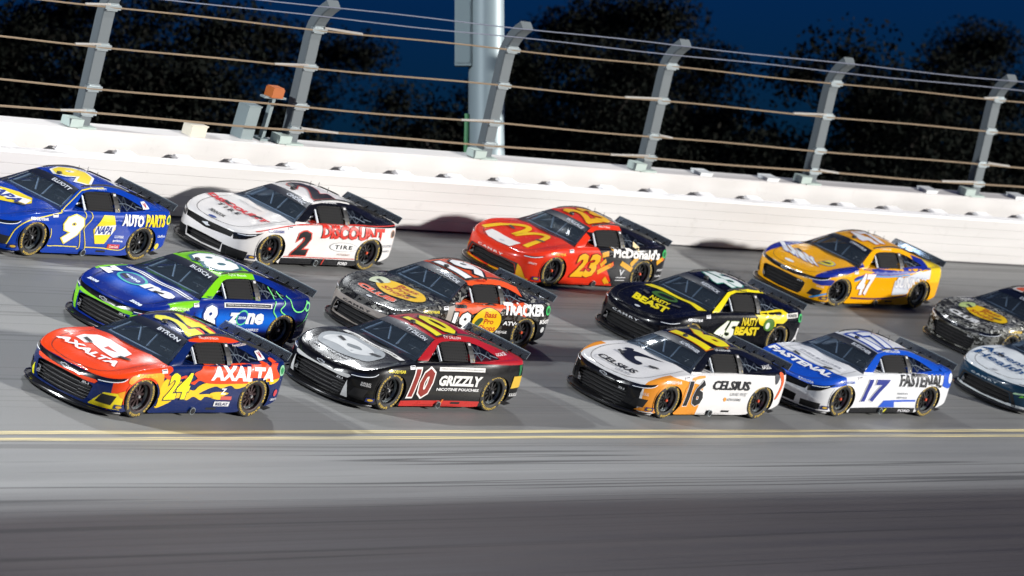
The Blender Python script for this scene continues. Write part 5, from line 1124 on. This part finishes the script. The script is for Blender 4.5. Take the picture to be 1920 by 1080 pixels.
C.append(dict(num='47', kind='c', pose=(-19.451, 7.449, .013), base='#ffb60e', steer=-.17,
    label='orange race car with blue trim and white lettering, number 47, last along the wall',
    zones=[('#1c2f96', [(.19, 0, 1, .985), (0, 1, 0, .72), (1, 0, 0, .6), (-1, 0, 0, -2.2)]), ('#1c2f96', [(-1, 0, 0, 1.15), (0, 0, 1, .90), (0, 1, 0, .6)]), ('#f2d21c', [(-1, 0, 0, 1.62), (0, 0, 1, .62)])],
    decals=com('STENHOUSE JR', '#eed23a') + [num('47', (.86, .28, .28, .755), '#f6f6f8', ('#c8641c', .02), shear=.05), poly('side', [(-.46, .30), (-.46, .62), (-1.05, .80), (-1.60, .90), (-1.58, .62), (-1.15, .45), (-.9, .33)], '#dfe4ec', name='silver_panel'), txt('side', 'SUNNYD', (-.50, -1.52, .46, .72), '#f8f8fa', bold=.05, outline=('#2f4fb4', .02), lift=.009),
    poly('side', [(1.0, .62), (.5, .72), (-.2, .73), (-.9, .80), (-1.4, .90), (-1.4, .94), (-.8, .90), (0, .86), (.7, .83), (.3, .79), (.9, .70)], '#1c2f96', smooth=3, name='blue_wave', lift=.0035), poly('side', band([(1.0, .60), (.5, .70), (-.2, .71), (-.9, .77)], .03), '#3fa0e6', name='wave_edge', lift=.005), poly('side', [(.9, .20), (-.3, .22), (-1.0, .30), (-1.05, .20), (-.3, .14), (.9, .12)], '#6a3a1a', name='skirt_shade') if False else poly('side', band([(.95, .22), (.2, .20), (-.6, .25), (-1.02, .33)], .04), '#4a2a5c', name='skirt_stripe'),
    txt('hood', 'SUNNY', (-.80, .28, 1.70, 1.38), '#f8fafc', bold=.06, outline=('#2348b8', .05), shear=-.5), txt('hood', 'D', (.30, .56, 1.52, 1.20), '#f4e21c', bold=.07, outline=('#2f8ce0', .05)), poly('hood', ell(1.98, -.12, .05, .13), '#f6f6f6', name='sticker'),
    nose_bar('#ffb60e'), poly('nose', [(-1.02, .12), (-.92, .42), (-1.1, .40), (-1.15, .14)], '#f3a21a', name='nose_stripe'), poly('nose', [(.74, .52), (1.12, .60), (1.28, .60), (1.19, .48), (.95, .45), (.76, .47)], '#1c2f96', name='blue_wave', lift=.003), poly('nose', band([(.78, .14), (1.0, .24), (1.14, .29)], .035), '#38a0e8', name='wave_edge', lift=.006), txt('nose', 'D', (1.0, 1.14, .20, .30), '#d8702a') if False else txt('nose', 'HYAK', (.86, 1.04, .40, .44), '#f4e8d8'),
    roofn('47', (.06, -.66, .42, -.40), '#f2f4f8', ('#d87a1c', .03)), txt('side', 'R. STENHOUSE', (-.06, -.44, 1.19, 1.22), '#fbeccf', name='driver_name')]))
C.append(dict(num='3', kind='c', pose=(-21.442, 4.41, -.015), base='camo', camo=['#3a3a36', '#84847e', '#d0d0c8', '#23231f'],
    label='grey camouflage race car with white hood letters, cut off by the right edge',
    zones=[('#16171b', ROOFSIDE)],
    decals=com('DILLON', '#f0c832') + [poly('hood', ell(1.36, .08, .30, .56), '#1c1c1c', name='oval_border', lift=.005), poly('hood', ell(1.36, .08, .285, .545), '#f5c814', name='oval_sign', lift=.007), txt('hood', 'Bass\nPro\nShops', (-.24, .42, 1.60, 1.12), '#b3401a', lift=.009, bold=.02, name='oval_lettering'), txt('hood', 'CLUB', (-.46, .36, 2.0, 1.82), '#f4f4f2', bold=.055, lift=.011, outline=('#2a2a2a', .02)), poly('hood', [(1.6, -.5), (1.36, -.62), (1.15, -.5), (1.25, -.34), (1.5, -.36)], '#c8dc8c', smooth=4, name='fish_shape', lift=.009),
    roofn('3', (.06, -.50, .40, -.40), '#ef6a3c', ('#f4f0ea', .05)), num('3', (.7, .3, .3, .75), '#ef6a3c', ('#f4f0ea', .04)), poly('side', ell(-.3, .55, .42, .27), '#f2c414', name='oval_sign')]))
C.append(dict(num='11', kind='t', pose=(-18.894, 1.708, .023), base='#eef4f6', 
    label='white race car with teal nose and blue hood lettering at the right edge',
    zones=[('#173a52', [(-.19, 0, -1, -.965), (1, 0, 0, 1.45), (0, 0, 1, .15)]), ('#173a52', ROOFSIDE)],
    decals=com('HAMLIN', None, 't') + [txt('hood', 'Advent', (-.86, .24, 1.46, 1.22), '#1a4f86', bold=.015), txt('hood', 'Health', (-.80, .46, 1.80, 1.56), '#1a4f86', bold=.015), poly('nose', sym([(0, .095), (0, .125), (.58, .135), (.70, .15), (.95, .13), (.95, .10)]), '#e8eef0', name='lip_stripe'),
    poly('nose', [(.66, .36), (.70, .40), (1.0, .44), (1.0, .41)], '#bfe8c0', name='nose_stripe', lift=.006), poly('nose', [(.80, .33), (.86, .38), (.92, .35)], '#6fd040', name='nose_stripe', lift=.007), txt('nose', 'CAMRY', (-.42, .30, .43, .465), '#c8d4dc', bold=.03, space=1.3), num('11', (.8, .3, .3, .75), '#1a4f86', ('#ffffff', .04)), roofn('11', (.1, -.6, .5, -.35), '#1a4f86', ('#ffffff', .04)), poly('hood', ell(2.05, 0, .03, .06), '#3a4a58', name='nose_emblem')]))
for sp_ in C: build_car(sp_)
# ---------------------------------------------------------------- floodlight poles
aim = lambda s, r: track(s, r)[0]
flood_pole(s_vis, 'tall pale grey floodlight pole rising behind the fence near the middle', 6000, aim(s_vis + 8, 3))
flood_pole(s_vis + 49, 'tall pale grey floodlight pole outside the left picture edge', 66000, aim(2, 3))
# ---------------------------------------------------------------- trees beyond the fence
g = N('dark_foliage'); oi = g.node('ShaderNodeObjectInfo'); geo = g.node('ShaderNodeNewGeometry')
vcol = g.ramp(geo.outputs['Random Per Island'], [(0., (.008, .010, .009)), (.5, (.011, .013, .011)), (.85, (.013, .014, .012)), (1., (.016, .015, .013))])
g.link(vcol, g.b.inputs['Base Color']); g.b.inputs['Roughness'].default_value = 1.0; g.b.inputs['Specular IOR Level'].default_value = 0.
M_leaf = g.m
g = N('bark'); tc = g.node('ShaderNodeTexCoord').outputs['Object']; nz = g.noise(g.scaled(tc, (4, 4, .8)), 2, 4, .6)
g.link(g.mix(nz, (.02, .016, .013), (.06, .05, .04)), g.b.inputs['Base Color']); g.b.inputs['Roughness'].default_value = .9; M_bark = g.m
def tree_meshes(seed, h, rx, n_leaf, base=.25):
    R = np.random.RandomState(seed); mb = MB()
    th = h * .62; lean = R.uniform(-.6, .6, 2)
    trunk = [(lean[0] * t * t, lean[1] * t * t, th * t) for t in np.linspace(0, 1, 7)]
    mb.tube(trunk, [.34 * h / 14 * (1 - .75 * t) + .03 for t in np.linspace(0, 1, 7)], 9)
    clumps = []
    for k in range(15):
        t = R.uniform(.35, 1.); p0 = np.array([lean[0] * t * t, lean[1] * t * t, th * t]); an = R.uniform(0, 6.28); L = rx * R.uniform(.45, .95) * (1.15 - .5 * t)
        p2 = p0 + np.array([math.cos(an) * L, math.sin(an) * L, h * R.uniform(.05, .30)]); p1 = (p0 + p2) / 2 + np.array([0, 0, -.05 * h * R.uniform(0, 1)])
        mb.tube([tuple(p0), tuple(p1), tuple(p2)], [.10 * h / 14, .06 * h / 14, .02], 6); clumps.append((p2, R.uniform(.5, 1.) * rx * .42)); clumps.append(((p1 + p2) / 2, R.uniform(.5, .9) * rx * .36))
    for k in range(10): clumps.append((np.array([R.normal(0, rx * .3), R.normal(0, rx * .3), h * R.uniform(.62, .96)]), R.uniform(.4, .8) * rx * .36))
    V = np.zeros((n_leaf * 4, 3)); 
    ci = R.randint(0, len(clumps), n_leaf); C_ = np.array([clumps[i][0] for i in ci]); rr = np.array([clumps[i][1] for i in ci])
    d = R.normal(size=(n_leaf, 3)); d /= np.linalg.norm(d, axis=1)[:, None]; rad_ = R.uniform(.1, 1.25, n_leaf)
    P = C_ + d * (rr * rad_)[:, None] * np.array([1, 1, .72]); P[:, 2] = np.maximum(P[:, 2], h * base * R.uniform(.6, 1, n_leaf))
    a = R.normal(size=(n_leaf, 3)); a /= np.linalg.norm(a, axis=1)[:, None]; b = np.cross(a, R.normal(size=(n_leaf, 3))); b /= np.linalg.norm(b, axis=1)[:, None]
    sz = R.uniform(.05, .11, n_leaf)[:, None]; a = a * sz; b = b * sz * .55
    for k, q in enumerate((a, b, -a, -b)): V[k::4] = P + q
    F = np.arange(n_leaf * 4).reshape(-1, 4)
    me = bpy.data.meshes.new('crown'); me.from_pydata(V.tolist(), [], F.tolist()); me.update()
    return mb.mesh('trunk', True), me
TM = [tree_meshes(3, 15, 5.4, 40000), tree_meshes(11, 17, 5.0, 40000), tree_meshes(23, 12, 4.8, 32000), tree_meshes(31, 10, 5.0, 32000)]
# (picture column, distance in metres, variant, scale, turn, where it stands)
TR = [(-60, 128, 0, 1.05, 0, 'dark leafy tree at the left picture edge, behind the fence'), (150, 134, 1, 1.0, 1.1, 'dark leafy tree behind the leftmost fence post'), (330, 126, 2, 1.25, 2.3, 'dark leafy tree between the two left fence posts'), (405, 160, 1, 1.1, 5.1, 'tall dark tree just left of the first gap of blue sky'),
      (240, 175, 0, 1.2, 4.2, 'tall far tree filling the space between the two left fence posts'), (612, 150, 1, 1.0, 4.0, 'narrow dark tree right behind the second fence post'), (735, 140, 3, 1.2, .7, 'low dark tree under the blue sky left of the light pole'), (850, 165, 2, 1.25, 3.1, 'dark tree close behind the floodlight pole on its left'), (680, 180, 3, 1.35, 2.1, 'far round tree in the blue gap left of the light pole'),
      (1010, 132, 0, 1.05, 2.0, 'tall dark tree just right of the floodlight pole'), (1120, 165, 1, 1.15, .9, 'far tall tree right of the light pole'), (1190, 140, 1, 1.02, 3.6, 'tall dark tree behind the fourth fence post'), (1300, 170, 0, 1.08, 5.5, 'dark tree at the left of the wide gap of blue sky'),
      (1420, 145, 3, 1.25, 1.9, 'low dark tree beneath the wide gap of blue sky'), (1570, 138, 2, 1.3, 4.4, 'dark tree behind the fifth fence post'), (1660, 168, 0, 1.2, .3, 'far dark tree between the last two fence posts'), (1760, 142, 2, 1.2, 2.7, 'dark tree left of the last fence post'), (1850, 175, 1, 1.15, 3.3, 'far tall tree behind the last fence post'), (1950, 150, 0, .92, 1.4, 'dark tree at the right picture edge'),
      (560, 185, 3, 1.5, .4, 'far low tree in the first gap of blue sky'), (950, 190, 1, 1.1, 2.9, 'far tree hidden partly by the floodlight pole'), (1480, 190, 2, 1.25, 1.2, 'far round tree under the wide gap of blue sky'), (1380, 185, 3, 1.3, 4.9, 'far low tree left under the wide gap of blue sky'), (60, 180, 1, 1.2, 3.9, 'far tall tree near the left picture edge'), (1900, 135, 3, 1.1, 5.2, 'nearest low tree at the right picture edge')]
for px, D, v, sc, rz, lab in TR:
    root = empty('tree', lab, 'tree', 'trees beyond the fence'); d = ray_dir(px, 800); k = D / d.y
    root.location = (d.x * k, D, -.4); root.rotation_euler = (0, 0, rz); root.scale = (sc, sc, sc)
    new_obj('trunk', TM[v][0], root, M_bark); new_obj('crown', TM[v][1], root, M_leaf)
# far wood that closes the view low down
R = np.random.RandomState(5); n = 60000
X = R.uniform(-75, 75, n); Y = 205 + R.uniform(0, 40, n); top = 14 + 2.5 * np.sin(X * .21) + 1.6 * np.sin(X * .53 + 1) + .9 * np.sin(X * 1.7)
Zv = top * R.uniform(0, 1, n) ** .8; P = np.stack([X, Y, Zv], 1); a = R.normal(size=(n, 3)); a /= np.linalg.norm(a, axis=1)[:, None]; b = np.cross(a, R.normal(size=(n, 3))); b /= np.linalg.norm(b, axis=1)[:, None]
sz = R.uniform(.25, .55, n)[:, None]; V = np.zeros((n * 4, 3))
for k, q in enumerate((a * sz, b * sz * .6, -a * sz, -b * sz * .6)): V[k::4] = P + q
me = bpy.data.meshes.new('far_wood'); me.from_pydata(V.tolist(), [], np.arange(n * 4).reshape(-1, 4).tolist()); me.update()
o = new_obj('far_wood', me, None, M_leaf); tag(o, 'far dark wood closing the view behind the fence', 'wood', None, 'stuff')
